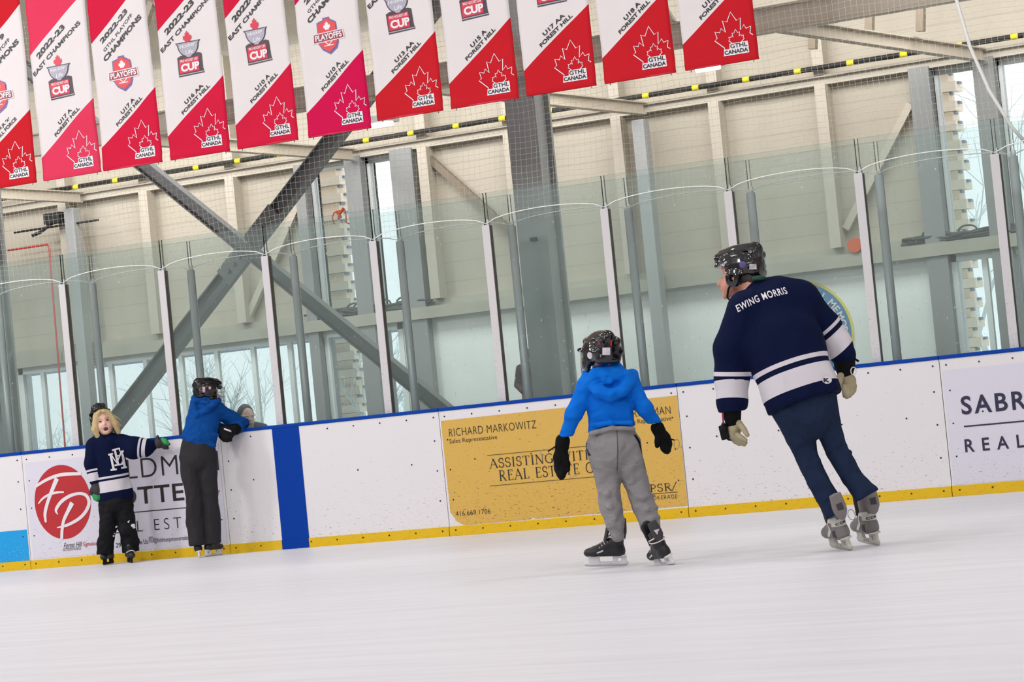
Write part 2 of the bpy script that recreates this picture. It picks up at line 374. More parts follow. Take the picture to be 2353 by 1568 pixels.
# glass with a faint green body colour, mirror sheen and a haze of scratches
def glass_mat(name, tint, haze=0.05, refl=0.5):
    m = bpy.data.materials.new(name); m.use_nodes = True; nt = m.node_tree; nt.nodes.clear(); N = nt.nodes.new; L = nt.links.new
    out = N('ShaderNodeOutputMaterial'); tr = N('ShaderNodeBsdfTransparent'); tr.inputs[0].default_value = (*tint, 1)
    df = N('ShaderNodeBsdfDiffuse'); df.inputs[0].default_value = (0.78, 0.86, 0.82, 1)
    gl = N('ShaderNodeBsdfGlossy'); gl.inputs['Roughness'].default_value = 0.03; gl.inputs[0].default_value = (refl, refl, refl, 1)
    fr = N('ShaderNodeFresnel'); fr.inputs[0].default_value = 1.45
    tc = N('ShaderNodeTexCoord'); nz = N('ShaderNodeTexNoise'); nz.inputs['Scale'].default_value = 2.0; nz.inputs['Detail'].default_value = 8
    L(tc.outputs['Object'], nz.inputs['Vector'])
    mr = N('ShaderNodeMapRange'); mr.inputs[1].default_value = 0.3; mr.inputs[2].default_value = 0.7; mr.inputs[3].default_value = haze*0.6; mr.inputs[4].default_value = haze*1.4
    L(nz.outputs['Fac'], mr.inputs[0])
    mp = N('ShaderNodeMapping'); mp.inputs['Scale'].default_value = (1.0, 1.0, 0.5); mp.inputs['Rotation'].default_value = (0, 0.5, 0); L(tc.outputs['Object'], mp.inputs[0])
    ns = N('ShaderNodeTexNoise'); ns.inputs['Scale'].default_value = 55; ns.inputs['Detail'].default_value = 4; L(mp.outputs[0], ns.inputs['Vector'])
    sg = N('ShaderNodeMapRange'); sg.inputs[1].default_value = 0.69; sg.inputs[2].default_value = 0.74; sg.inputs[3].default_value = 0.0; sg.inputs[4].default_value = 0.35 if haze > 0.03 else 0.12; L(ns.outputs['Fac'], sg.inputs[0])
    hz = N('ShaderNodeMath'); hz.operation = 'ADD'; L(mr.outputs[0], hz.inputs[0]); L(sg.outputs[0], hz.inputs[1])
    m1 = N('ShaderNodeMixShader'); L(hz.outputs[0], m1.inputs[0]); L(tr.outputs[0], m1.inputs[1]); L(df.outputs[0], m1.inputs[2])
    m2 = N('ShaderNodeMixShader'); L(fr.outputs[0], m2.inputs[0]); L(m1.outputs[0], m2.inputs[1]); L(gl.outputs[0], m2.inputs[2]); L(m2.outputs[0], out.inputs[0])
    return m
M['glass'] = glass_mat('rink_glass', (0.944, 0.978, 0.974), 0.05)
M['glass_edge'] = mat('green_glass_edge', (70, 96, 90), 0.3)
M['window_glass'] = glass_mat('window_glass', (0.98, 0.99, 0.99), 0.02, 0.3)

def ice_mat():
    m, nt, b = nodes_of('ice'); N = nt.nodes.new; L = nt.links.new
    tc = N('ShaderNodeTexCoord'); mp = N('ShaderNodeMapping'); mp.inputs['Rotation'].default_value = (0, 0, 0.35); mp.inputs['Scale'].default_value = (0.5, 4.5, 1)
    L(tc.outputs['Object'], mp.inputs['Vector'])
    n1 = N('ShaderNodeTexNoise'); n1.inputs['Scale'].default_value = 1.6; n1.inputs['Detail'].default_value = 8; n1.inputs['Roughness'].default_value = 0.65; L(mp.outputs[0], n1.inputs['Vector'])
    cr = N('ShaderNodeValToRGB'); cr.color_ramp.elements[0].position = 0.25; cr.color_ramp.elements[0].color = lin((213, 212, 217)); cr.color_ramp.elements[1].position = 0.65; cr.color_ramp.elements[1].color = lin((226, 226, 231))
    L(n1.outputs['Fac'], cr.inputs[0]); L(cr.outputs[0], b.inputs['Base Color'])
    n2 = N('ShaderNodeTexNoise'); n2.inputs['Scale'].default_value = 14; n2.inputs['Detail'].default_value = 5; L(mp.outputs[0], n2.inputs['Vector'])
    bp = N('ShaderNodeBump'); bp.inputs['Strength'].default_value = 0.12; bp.inputs['Distance'].default_value = 0.004; L(n2.outputs['Fac'], bp.inputs['Height']); L(bp.outputs[0], b.inputs['Normal'])
    b.inputs['Roughness'].default_value = 0.42; b.inputs['Specular IOR Level'].default_value = 0.25
    return m
M['ice'] = ice_mat()

def scuffed(name, rgb, mark=(70, 66, 66), amount=0.5, flakes=0.0, rough=0.4, low=0.0, high=0.8, base_amt=0.25):
    """plastic sheet with short dark puck and stick marks, denser near the ice"""
    m, nt, b = nodes_of(name); N = nt.nodes.new; L = nt.links.new
    tc = N('ShaderNodeTexCoord'); sp = N('ShaderNodeSeparateXYZ'); L(tc.outputs['Object'], sp.inputs[0])
    def marks(scale, rot, stretch, thr):
        mp = N('ShaderNodeMapping'); mp.inputs['Rotation'].default_value = (0, rot, 0); mp.inputs['Scale'].default_value = stretch
        L(tc.outputs['Object'], mp.inputs[0]); nz = N('ShaderNodeTexNoise'); nz.inputs['Scale'].default_value = scale; nz.inputs['Detail'].default_value = 3; nz.inputs['Roughness'].default_value = 0.6
        L(mp.outputs[0], nz.inputs['Vector']); return nz.outputs['Fac'], thr
    hi = N('ShaderNodeMapRange'); hi.inputs[1].default_value = low; hi.inputs[2].default_value = high; hi.inputs[3].default_value = 0.0; hi.inputs[4].default_value = 0.10+base_amt*0.2
    L(sp.outputs['Z'], hi.inputs[0])
    tot = None
    for sc, rot, st, thr in ((46, 0.25, (0.6, 1, 1.8), 0.615), (52, 1.0, (0.5, 1, 1.8), 0.635), (38, -0.8, (0.5, 1, 2.0), 0.64), (90, 0.3, (1, 1, 1.2), 0.63)):
        f, th = marks(sc, rot, st, thr)
        ad = N('ShaderNodeMath'); ad.operation = 'ADD'; ad.inputs[1].default_value = th; L(hi.outputs[0], ad.inputs[0])
        sb = N('ShaderNodeMath'); sb.operation = 'SUBTRACT'; L(f, sb.inputs[0]); L(ad.outputs[0], sb.inputs[1])
        ml = N('ShaderNodeMath'); ml.operation = 'MULTIPLY'; ml.use_clamp = True; ml.inputs[1].default_value = 22; L(sb.outputs[0], ml.inputs[0])
        if tot is None: tot = ml.outputs[0]
        else:
            mxx = N('ShaderNodeMath'); mxx.operation = 'MAXIMUM'; L(tot, mxx.inputs[0]); L(ml.outputs[0], mxx.inputs[1]); tot = mxx.outputs[0]
    am = N('ShaderNodeMath'); am.operation = 'MULTIPLY'; am.inputs[1].default_value = amount; L(tot, am.inputs[0])
    mx = N('ShaderNodeMix'); mx.data_type = 'RGBA'; mx.inputs[6].default_value = lin(rgb); mx.inputs[7].default_value = lin(mark); L(am.outputs[0], mx.inputs[0])
    colr = mx.outputs[2]
    if flakes > 0:
        nz = N('ShaderNodeTexNoise'); nz.inputs['Scale'].default_value = 9; nz.inputs['Detail'].default_value = 5; L(tc.outputs['Object'], nz.inputs['Vector'])
        h2 = N('ShaderNodeMapRange'); h2.inputs[1].default_value = 0.05; h2.inputs[2].default_value = 0.3; h2.inputs[3].default_value = 0.66-flakes; h2.inputs[4].default_value = 0.9; L(sp.outputs['Z'], h2.inputs[0])
        gt = N('ShaderNodeMath'); gt.operation = 'GREATER_THAN'; L(nz.outputs['Fac'], gt.inputs[0]); L(h2.outputs[0], gt.inputs[1])
        m2 = N('ShaderNodeMix'); m2.data_type = 'RGBA'; L(gt.outputs[0], m2.inputs[0]); L(colr, m2.inputs[6]); m2.inputs[7].default_value = lin((222, 214, 214)); colr = m2.outputs[2]
    L(colr, b.inputs['Base Color']); b.inputs['Roughness'].default_value = rough; b.inputs['Specular IOR Level'].default_value = 0.3
    return m
M['board'] = scuffed('white_board_plastic', (221, 217, 219), amount=0.6, base_amt=0.0, high=1.0)
M['gold'] = scuffed('gold_advert_vinyl', (208, 168, 84), (92, 70, 38), 0.8, flakes=0.07, base_amt=-0.2)
M['pale_ad'] = scuffed('pale_lilac_advert_vinyl', (211, 208, 219), amount=0.45, base_amt=0.0)
M['kick'] = scuffed('yellow_kick_plate', (218, 178, 24), (160, 126, 30), 0.45, high=0.35, base_amt=-0.1)
M['cyan'] = scuffed('cyan_advert_vinyl', (30, 152, 214), (220, 230, 236), 0.4, flakes=0.06)
M['post_white'] = scuffed('scuffed_white_post_paint', (202, 199, 200), (90, 84, 86), 0.4, low=0.0, high=1.3, base_amt=0.0)
M['screw'] = M['dark']

def siding_mat():
    m, nt, b = nodes_of('cream_wall_cladding'); N = nt.nodes.new; L = nt.links.new
    tc = N('ShaderNodeTexCoord'); sp = N('ShaderNodeSeparateXYZ'); L(tc.outputs['Object'], sp.inputs[0])
    nz = N('ShaderNodeTexNoise'); nz.inputs['Scale'].default_value = 1.5; nz.inputs['Detail'].default_value = 5; L(tc.outputs['Object'], nz.inputs['Vector'])
    mu = N('ShaderNodeMath'); mu.operation = 'MULTIPLY'; mu.inputs[1].default_value = 1/0.2; L(sp.outputs['Z'], mu.inputs[0])
    fr = N('ShaderNodeMath'); fr.operation = 'FRACT'; L(mu.outputs[0], fr.inputs[0])
    lt = N('ShaderNodeMath'); lt.operation = 'LESS_THAN'; lt.inputs[1].default_value = 0.06; L(fr.outputs[0], lt.inputs[0])
    a = N('ShaderNodeMix'); a.data_type = 'RGBA'; a.inputs[6].default_value = lin((172, 165, 147)); a.inputs[7].default_value = lin((184, 176, 160)); L(nz.outputs['Fac'], a.inputs[0])
    sc = N('ShaderNodeMath'); sc.operation = 'MULTIPLY'; sc.inputs[1].default_value = 0.35; L(lt.outputs[0], sc.inputs[0])
    c = N('ShaderNodeMix'); c.data_type = 'RGBA'; L(sc.outputs[0], c.inputs[0]); L(a.outputs[2], c.inputs[6]); c.inputs[7].default_value = lin((140, 130, 112)); L(c.outputs[2], b.inputs['Base Color'])
    b.inputs['Roughness'].default_value = 0.65
    return m
M['siding'] = siding_mat()

# ------------------------------------------------------------------ the setting
PW = 1.0912                 # spacing of the glass posts
BH = 1.0696                 # height of the boards
PT = 2.532                  # top of the posts
YW = 4.5                    # back wall
struct(obj('floor', [(-20, -27, 0), (26, -27, 0), (26, 0.05, 0), (-20, 0.05, 0)], [(0, 1, 2, 3)], M['ice']))
mb = MB(); mb.box(-20, 26, 0.02, 4.6, -0.08, -0.001); struct(mb.build('floor_concourse', mat('grey_concrete', (150, 150, 148), 0.8)))
mb = MB(); mb.add([(-60, 4.7, -0.1), (50, 4.7, -0.1), (50, 70, -0.1), (-60, 70, -0.1)], [(0, 1, 2, 3)]); struct(mb.build('ground_snow', M['snow']))

# upper wall with its tall window openings, lower wall with its window strips
ZL, ZT, ZW = 2.06, 5.1, 2.2
op = [(-0.03, 0.47), (0.66, 1.02), (6.84, 7.26), (7.46, 8.2)]       # tall windows
low = [(-4.04, 0.93), (6.83, 9.5)]                                   # low window strips
mb = MB(); x = -9.0
for a, b in op+[(13, 13)]:
    mb.box(x, a, YW, YW+0.2, ZW, 3.8); x = b
mb.box(-9, 13, YW, YW+0.2, 3.8, ZT); struct(mb.build('wall_back', M['siding']))
mb = MB(); x = -9.0
for a, b in low+[(13, 13)]:
    mb.box(x, a, YW-0.02, YW+0.2, 0, ZL); x = b
for a, b in low: mb.box(a, b, YW-0.02, YW+0.2, 0, 0.35)
struct(mb.build('wall_back_lower', M['lower_wall']))
mb = MB(); mb.box(-9, 13, YW-0.14, YW+0.2, ZL, ZW-0.02); mb.box(-9, 13, YW-0.06, YW, ZW-0.02, ZW+0.05); struct(mb.build('trim_1', M['ledge']))
mb = MB(); mb.box(-9, 13, YW-0.10, YW, 3.80, 3.885); mb.box(-9, 13, YW-0.14, YW, 3.87, 3.89); struct(mb.build('trim_2', M['cream']))
mb = MB(); mb.add([(x, y, z) for x in (-20.2, 26.2) for y, z in ((-2.5, 9.0), (-2.5, 9.15), (YW+0.3, 5.3), (YW+0.3, 5.15))], [(0, 3, 2, 1), (4, 5, 6, 7), (0, 4, 7, 3), (1, 2, 6, 5), (0, 1, 5, 4), (3, 7, 6, 2)]); struct(mb.build('ceiling', M['cream']))
# the rest of the hall, behind and beside the camera
HALL = mat('pale_hall_cladding', (228, 226, 224), 0.7, var=0.05, scale=1)
struct(MB().box(-20.2, 26.2, -27.2, -27.0, 0, 9.2).build('wall_front', HALL))
struct(MB().box(-20.2, -20.0, -27, 4.7, 0, 9.2).build('wall_left', HALL)); struct(MB().box(26.0, 26.2, -27, 4.7, 0, 9.2).build('wall_right', HALL))
struct(MB().box(-20.2, 26.2, -27.2, -2.5, 9.0, 9.2).build('ceiling_main', HALL))
struct(MB().box(-20.2, -9.0, YW, YW+0.2, 0, 5.2).build('wall_back_far_left', HALL)); struct(MB().box(13.0, 26.2, YW, YW+0.2, 0, 5.2).build('wall_back_far_right', HALL))
k = 3
for xr in (-4.2, -3.15, -2.06, -0.94, 1.42, 2.42, 3.62, 4.67, 5.77, 8.6):     # cream studs on the wall
    mb = MB(); mb.box(xr-0.05, xr+0.06, YW-0.16, YW, ZW+0.05, 3.80); mb.box(xr-0.05, xr+0.06, YW-0.14, YW, 3.885, ZT); struct(mb.build('trim_%d' % k, M['cream'])); k += 1
for x0, x1 in ((-0.15, -0.03), (0.47, 0.66), (1.02, 1.28), (6.64, 6.84), (7.26, 7.46)):   # grey jambs
    mb = MB(); mb.box(x0, x1, YW-0.12, YW+0.2, ZL-1.7, 3.82); struct(mb.build('trim_%d' % k, M['mid_steel'])); k += 1
# windows
wn = 1
for a, b in op:
    w = struct(MB().box(a, b, YW+0.05, YW+0.09, 3.74, 3.80).box(a, a+0.035, YW+0.02, YW+0.1, ZW, 3.74).box(b-0.02, b, YW+0.03, YW+0.1, ZW, 3.74).box(a, b, YW+0.03, YW+0.1, ZW-0.02, ZW+0.04).build('window_%d' % wn, M['alum_frame'])); wn += 1
    MB().box(a+0.035, b-0.02, YW+0.06, YW+0.066, ZW+0.04, 3.74).build('window_pane', M['window_glass'], w)
for a, b in low:
    w = struct(MB().box(a, b, YW-0.03, YW+0.1, ZL-0.07, ZL).box(a, b, YW-0.03, YW+0.1, 0.35, 0.42).box(a, a+0.06, YW-0.03, YW+0.1, 0.4, ZL).box(b-0.06, b, YW-0.03, YW+0.1, 0.4, ZL).build('window_%d' % wn, M['alum_frame'])); wn += 1
    xs = np.arange(a+0.325, b-0.1, 0.465); pv = a+0.06
    for q in xs:
        MB().box(q-0.026, q+0.026, YW-0.03, YW+0.015, 0.42, ZL-0.07).build('mullion', M['alum_frame'], w)
    MB().box(a+0.06, b-0.06, YW+0.016, YW+0.022, 0.42, ZL-0.07).build('window_pane', M['window_glass'], w)

# grey steel wall columns and the big columns with their cross brace
def column(x0, x1, y0, y1, z1, label, group=None, web=False):
    t = empty('steel_column', ((x0+x1)/2, (y0+y1)/2, 0), label, 'column', group)
    b = (t.location.x, t.location.y, 0); mb = MB()
    if not web: mb.box(x0, x1, y0, y1, 0, z1, 0.012)
    else:
        mb.box(x0, x1, y0, y0+0.03, 0.012, z1); mb.box(x0, x1, y1-0.03, y1, 0.012, z1); mb.box((x0+x1)/2-0.01, x1-0.045, y0+0.03, y1-0.03, 0.012, z1)
    mb.build('shaft', M['grey_steel'], t, base=b); MB().box(x0-0.05, x1+0.05, y0-0.05, y1+0.05, 0, 0.012).build('base_plate', M['grey_steel'], t, base=b)
    return t
for x, lb in ((-2.95, 'slim grey steel wall column beside the red hose'), (3.93, 'slim grey steel wall column right of the big column'), ):
    column(x-0.07, x+0.06, YW-0.3, YW-0.17, 3.72, lb)
big = column(4.06, 4.35, 1.2, 1.5, 5.09, 'big square grey steel column behind the glass, mid photo', web=True)
left = column(-2.0, -1.72, 1.2, 1.5, 5.09, 'big grey steel column at the left edge of the photo', web=True)
for t, xx in ((big, 4.08),):
    MB().box(xx+0.11, xx+0.17, 1.17, 1.199, 2.44, 2.47).build('bracket', M['dark'], t, base=(t.location.x, t.location.y, 0))
b0 = (-1.86, 1.35, 0)
MB().tube([(-1.70, 1.42, 4.9), (-1.70, 1.42, 2.5), (-1.69, 1.42, 2.1), (-1.72, 1.17, 1.7), (-1.74, 1.17, 1.4)], 0.014).build('conduit', M['mid_steel'], left, True, b0)
MB().box(-1.80, -1.72, 1.15, 1.199, 1.5, 1.64, 0.006).build('outlet_box', M['dark'], left, base=b0)
br = empty('cross_brace', (1.17, 1.35, 2.74), 'grey steel X brace bolted between the two big columns', 'brace'); bb = (1.17, 1.35, 2.74)
def ibeam(a, b, w, h):
    m_ = MB(); a = np.array(a, float); b = np.array(b, float); d = (b-a)/np.linalg.norm(b-a); u = np.cross(d, (0, -1, 0)); u /= np.linalg.norm(u)
    for q in (-1, 1): m_.bar(a+u*q*h/2, b+u*q*h/2, w, 0.012, up=u)
    m_.bar(a, b, 0.014, h, up=u); return m_
ibeam((-1.64, 1.28, 5.20), (3.98, 1.28, 0.33), 0.11, 0.11).build('brace_beam', M['brace_steel'], br, base=bb)
ibeam((-1.64, 1.42, 0.33), (3.98, 1.42, 5.20), 0.13, 0.13).build('brace_beam', M['brace_steel'], br, base=bb)
d = np.array([5.76, 0, 5.0]); d /= np.linalg.norm(d); c0 = np.array([1.2, 1.345, 2.77])
MB().bar(c0-d*0.42, c0+d*0.42, 0.02, 0.19, up=np.cross(d, (0, -1, 0))).build('gusset_plate', M['brace_steel'], br, base=bb)
for q in (-0.33, -0.24, -0.15, 0.15, 0.24, 0.33):
    p = c0+d*q; MB().tube([p+np.array([0, -0.03, 0]), p+np.array([0, -0.006, 0])], 0.022, 8).build('bolt', M['brace_steel'], br, base=bb)

# roof ties, main chord and webs
def thing(name, mb, m, label, cat, group=None, smooth=False, base=None):
    if base is None: base = np.mean(np.array(mb.V), 0)
    return tag(mb.build(name, m, None, smooth, base), label, cat, group)
for xw, lb in ((-2.89, 'cream roof tie meeting the wall above the red hose'), (0.6, 'cream roof tie meeting the wall above the lumber window'), (3.93, 'cream roof tie ending just right of the big column'), (7.38, 'long cream roof tie reaching the wall at the far right')):
    a = (xw, YW-0.15, 3.78); b = (xw-0.84, 1.06, 3.92); mb = MB(); mb.bar(a, b, 0.09, 0.012)
    mb.bar((a[0], a[1], a[2]+0.11), (b[0], b[1], b[2]+0.11), 0.09, 0.012); mb.bar((a[0], a[1], a[2]+0.055), (b[0], b[1], b[2]+0.055), 0.012, 0.11)
    thing('roof_tie', mb, M['beam_cream'], lb, 'beam')
mb = MB(); mb.box(-5, 11, 0.96, 1.08, 3.86, 3.875); mb.box(-5, 11, 1.0, 1.03, 3.875, 4.06); mb.box(-5, 11, 0.96, 1.08, 4.06, 4.075)
ch = thing('roof_chord', mb, M['beam_cream'], 'long cream roof girder with web struts running above the glass', 'girder')
bl = tuple(ch.location)
for i in range(12):
    x = -3.4+i*1.15; MB().bar((x, 1.02, 4.075), (x+(0.55 if i % 2 else -0.55), 1.02, 5.1), 0.06, 0.06, up=(0, 1, 0)).build('web_strut', M['beam_cream'], ch, base=bl)
for i, xx in enumerate((6.18, 6.72, 7.2, 4.3, 2.9, 0.9, 5.2, 1.9)):
    mb = MB(); mb.bar((xx, 3.2, 3.98), (xx+0.14, 3.2, 5.09), 0.07, 0.07, up=(0, 1, 0)); thing('roof_strut', mb, M['brownish'], 'short slanted roof strut tinted brown for shadow behind the net', 'strut', 'slanted roof struts')
for (a, b), lb in zip((((6.62, YW-0.06, 3.5), (5.86, YW-0.06, 2.42)), ((-0.14, YW-0.06, 3.45), (-0.92, YW-0.06, 2.3)), ((1.42, YW-0.06, 3.72), (2.42, YW-0.06, 2.72))),
                     ('cream diagonal wall brace at the right of the photo', 'cream diagonal wall brace left of the lumber window', 'brown diagonal wall brace between lumber window and big column')):
    mb = MB(); mb.bar(a, b, 0.07, 0.055, up=(0, 1, 0)); thing('wall_brace', mb, M['brownish'] if 'brown' in lb else M['beam_cream'], lb, 'brace')

# black pipe with yellow bands along the wall head
t = empty('heating_pipe', (2.0, YW-0.2, 3.95), 'black pipe with yellow bands running along the top of the wall', 'pipe'); b = (2.0, YW-0.2, 3.95)
MB().tube([(-9, YW-0.2, 3.95), (13, YW-0.2, 3.95)], 0.026, 8).build('pipe_run', M['black_cable'], t, True, b)
bx = (at(1716, 190, YW-0.2)[0]+8.4) % 0.53
band0 = MB().tube([(-8.4-0.035, YW-0.2, 3.95), (-8.4+0.035, YW-0.2, 3.95)], 0.0285, 8).build('yellow_band', M['yellow'], t, True, b)
for i in range(1, 40):
    c = band0.copy(); COL.objects.link(c); c.parent = t; c.location.x = 0.53*i+bx
band0.location.x = bx
# cables heaped on the ledge
def heap(x0, x1, label, seed):
    rr = random.Random(seed); mb = MB()
    for i in range(9):
        z = ZW-0.01+0.02*(i % 4); y = YW-0.1+0.012*(i//4); mb.tube([(x, y+rr.uniform(-.02, .02), max(ZW-0.0, z+rr.uniform(-.015, .02))) for x in np.linspace(x0+rr.uniform(0, .3), x1-rr.uniform(0, .3), 14)], 0.012, 6)
    for i in range(4):
        c = rr.uniform(x0+.1, x1-.1); mb.tube([(c+0.09*math.cos(a), YW-0.1, ZW+0.06+0.05*math.sin(a)) for a in np.linspace(0, 6, 12)], 0.01, 6)
    thing('cable_heap', mb, mat('dark_cable', (64, 68, 66), 0.7), label, 'cable', smooth=True)
heap(-0.2, 1.4, 'dark cables heaped on the ledge below the lumber window', 3)
heap(6.35, 8.6, 'dark cables heaped on the ledge at the far right', 5)
mb = MB(); mb.tube([(-3.9, YW-0.2, 3.37), (-3.35, YW-0.2, 3.37), (-3.33, YW-0.2, 3.33), (-3.36, YW-0.2, 1.2), (-3.38, YW-0.2, 0.01)], 0.010, 6); thing('red_hose', mb, M['red'], 'thin red hose running across and down the wall at left', 'hose', smooth=True)
mb = MB(); mb.tube([(-3.75, YW-0.25, 3.55), (-2.6, YW-0.25, 3.55)], 0.012, 6); thing('steel_rod', mb, M['black_cable'], 'thin dark rod fixed level under the pipe at left', 'rod', smooth=True)
mb = MB(); mb.box(-3.3, -3.08, YW-0.3, YW-0.2, 3.58, 3.7, 0.01); mb.tube([(-3.2, YW-0.25, 3.6), (-3.35, YW-0.32, 3.5), (-3.45, YW-0.32, 3.48)], 0.02, 6); thing('wall_camera', mb, M['dark'], 'small black camera mounted under the pipe at left', 'camera')
mb = MB(); mb.tube([(at(1967, 580, YW-0.13)[0], YW-0.16, 2.25), (at(1967, 580, YW-0.13)[0], YW-0.1, 2.25)], 0.07, 16); thing('orange_ball', mb, M['orange'], 'orange disc resting on the wall ledge right of the man', 'disc')

# things outside the windows
def tree(x, y, h, n, seed, label, m, r=0.045):
    rr = random.Random(seed); mb = MB()
    def grow(p, d, l, r, lv):
        q = [p]
        for i in range(3):
            d = d+Vector((rr.uniform(-.25, .25), rr.uniform(-.25, .25), rr.uniform(-.08, .18))); d.normalize(); p = p+d*l/3; q.append(p)
        mb.tube(q, [r, r*.88, r*.75, r*.6], 5)
        if lv:
            for i in range(n if lv > 1 else n+1):
                a = rr.uniform(0, 2*PI); dd = (d*0.7+Vector((math.cos(a), math.sin(a), rr.uniform(-.1, .6)))*0.7).normalized(); grow(q[rr.choice((1, 2, 3))], dd, l*rr.uniform(.5, .75), r*.5, lv-1)
    grow(Vector((x, y, -0.1)), Vector((0, 0, 1)), h*.5, r, 3)
    thing('bare_tree', mb, m, label, 'tree', 'frosty bare shrubs and trees outside', base=(x, y, -0.1))
rt = random.Random(4)
for i in range(13):
    x = -12.5+i*1.15+rt.uniform(-.1, .1); y = 7.4+(i % 2)*2.4
    tree(x, y, rt.uniform(1.6, 2.6), 6, 40+i, 'frosty grey shrub standing outside behind the low windows', M['twig'], 0.022)
for i in range(3):
    tree(4.2+i*1.7, 8.0+i*1.2, rt.uniform(3.6, 5.2), 4, 90+i, 'bare winter tree standing outside behind the right windows', M['twig'], 0.05)
def lumber(x0, x1, y, z0, z1, label, seed):
    rr = random.Random(seed); t = empty('lumber_screen', ((x0+x1)/2, y, z0), label, 'lumber screen'); b = ((x0+x1)/2, y, z0); z = z0; i = 0
    while z < z1:
        xe = x1+(0.05 if i % 2 else -0.02)+rr.uniform(-.02, .02)
        MB().box(x0, xe, y-(0.05 if i % 2 else 0.0), y+0.2, z, z+0.098).build('board', M['wood'], t, base=b)
        MB().box(xe-0.02, xe+0.025, y+0.02, y+0.1, z+0.07, z+0.098).build('spacer', M['roof_blue'], t, base=b); z += 0.103; i += 1
    MB().box(x0+0.02, x1-0.06, y+0.04, y+0.18, z0, z1).build('core', M['wood'], t, base=b)
lumber(at(700, 500, 7.5)[0], at(782, 500, 7.5)[0], 7.5, -0.1, 5.6, 'stack of pale horizontal boards outside the window left of the big column', 2)
lumber(at(2120, 400, 7.5)[0], at(2205, 400, 7.5)[0], 7.5, -0.1, 5.6, 'stack of pale horizontal boards outside the window at the far right', 8)
mb = MB(); mb.box(-8.5, 0.2, 6.4, 7.2, 2.1, 2.32); thing('eaves', mb, M['roof_blue'], 'slate blue eaves of the porch outside the low windows', 'eaves')

# round sign on the lower wall
cx_, cz_, R_ = 5.29, 1.46, 0.53
t = empty('round_sign', (cx_, YW-0.03, cz_), 'round blue and yellow ring sign lettered FOREST HILL MEMORIAL on the white wall', 'sign'); b = (cx_, YW-0.03, cz_)
def ringm(r0, r1, y, n=64):
    m_ = MB(); V = []
    for i in range(n):
        a = 2*PI*i/n
        for r in (r0, r1): V.append((cx_+r*math.cos(a), y, cz_+r*math.sin(a)))
    return m_.add(V, [(2*i, 2*i+1, (2*i+3) % (2*n), (2*i+2) % (2*n)) for i in range(n)])
MB().tube([(cx_, YW-0.021, cz_), (cx_, YW-0.026, cz_)], R_, 64).build('disc', mat('yellow_sign_edge', (226, 206, 78), 0.5), t, base=b)
ringm(0.0, R_-0.025, YW-0.029).build('ring_band', mat('teal_blue_sign', (38, 118, 164), 0.5), t, base=b)
ringm(0.0, R_-0.165, YW-0.031).build('inner_edge', mat('yellow_sign_line', (226, 214, 110), 0.5), t, base=b)
ringm(0.0, R_-0.18, YW-0.033).build('centre_panel', M['lower_wall'], t, base=b)
mb = MB(); rm = R_-0.127
for ch_, a in [('F', 128), ('O', 119), ('R', 110.5), ('E', 102.5), ('S', 94), ('T', 86), ('H', 71), ('I', 65), ('L', 59.5), ('L', 52.5), ('M', 39), ('E', 30), ('M', 20.5), ('O', 10.5), ('R', 2), ('I', -4.5), ('A', -12), ('L', -20)]:
    a_ = math.radians(a); up = np.array([math.cos(a_), 0, math.sin(a_)]); rt_ = np.array([math.sin(a_), 0, -math.cos(a_)])
    h = 0.072; w = text_mesh(ch_, 0.02)[2]*h*1.0; o = np.array([cx_, YW-0.032, cz_])+up*rm-rt_*w/2
    put_text(mb, ch_, o, rt_*w, up*h, 0.02)
mb.build('lettering', M['white_print'], t, base=b)
# hanging lamps near the wall and the rows of tube lamps at the far end that mirror in the glass
lampm = bpy.data.materials.new('lit_lamp'); lampm.use_nodes = True; e_ = lampm.node_tree.nodes['Principled BSDF']; e_.inputs['Emission Color'].default_value = (1, 0.98, 0.95, 1); e_.inputs['Emission Strength'].default_value = 6; e_.inputs['Base Color'].default_value = (0.9, 0.9, 0.9, 1)
def lamp(p, w, label, group=None):
    t = empty('ceiling_lamp', p, label, 'lamp', group)
    MB().box(p[0]-w, p[0]+w, p[1]-0.12, p[1]+0.12, p[2]+0.03, p[2]+0.09).build('housing', M['mid_steel'], t, base=p); MB().tube([(p[0]-w*.9, p[1], p[2]+0.01), (p[0]+w*.9, p[1], p[2]+0.01)], 0.025, 8).build('tube', lampm, t, True, p)
    MB().tube([(p[0], p[1], p[2]+0.09), (p[0], p[1], 5.1)], 0.004, 4).build('hanger', M['mid_steel'], t, base=p)
for (px, py), lb in (((878, 289), 'lit tube lamp just below the sixth banner from the left'), ((1627, 160), 'lit tube lamp just below the rightmost banner')):
    p = at(px, py, 3.0); lamp((p[0], 3.0, p[2]), 0.13, lb)

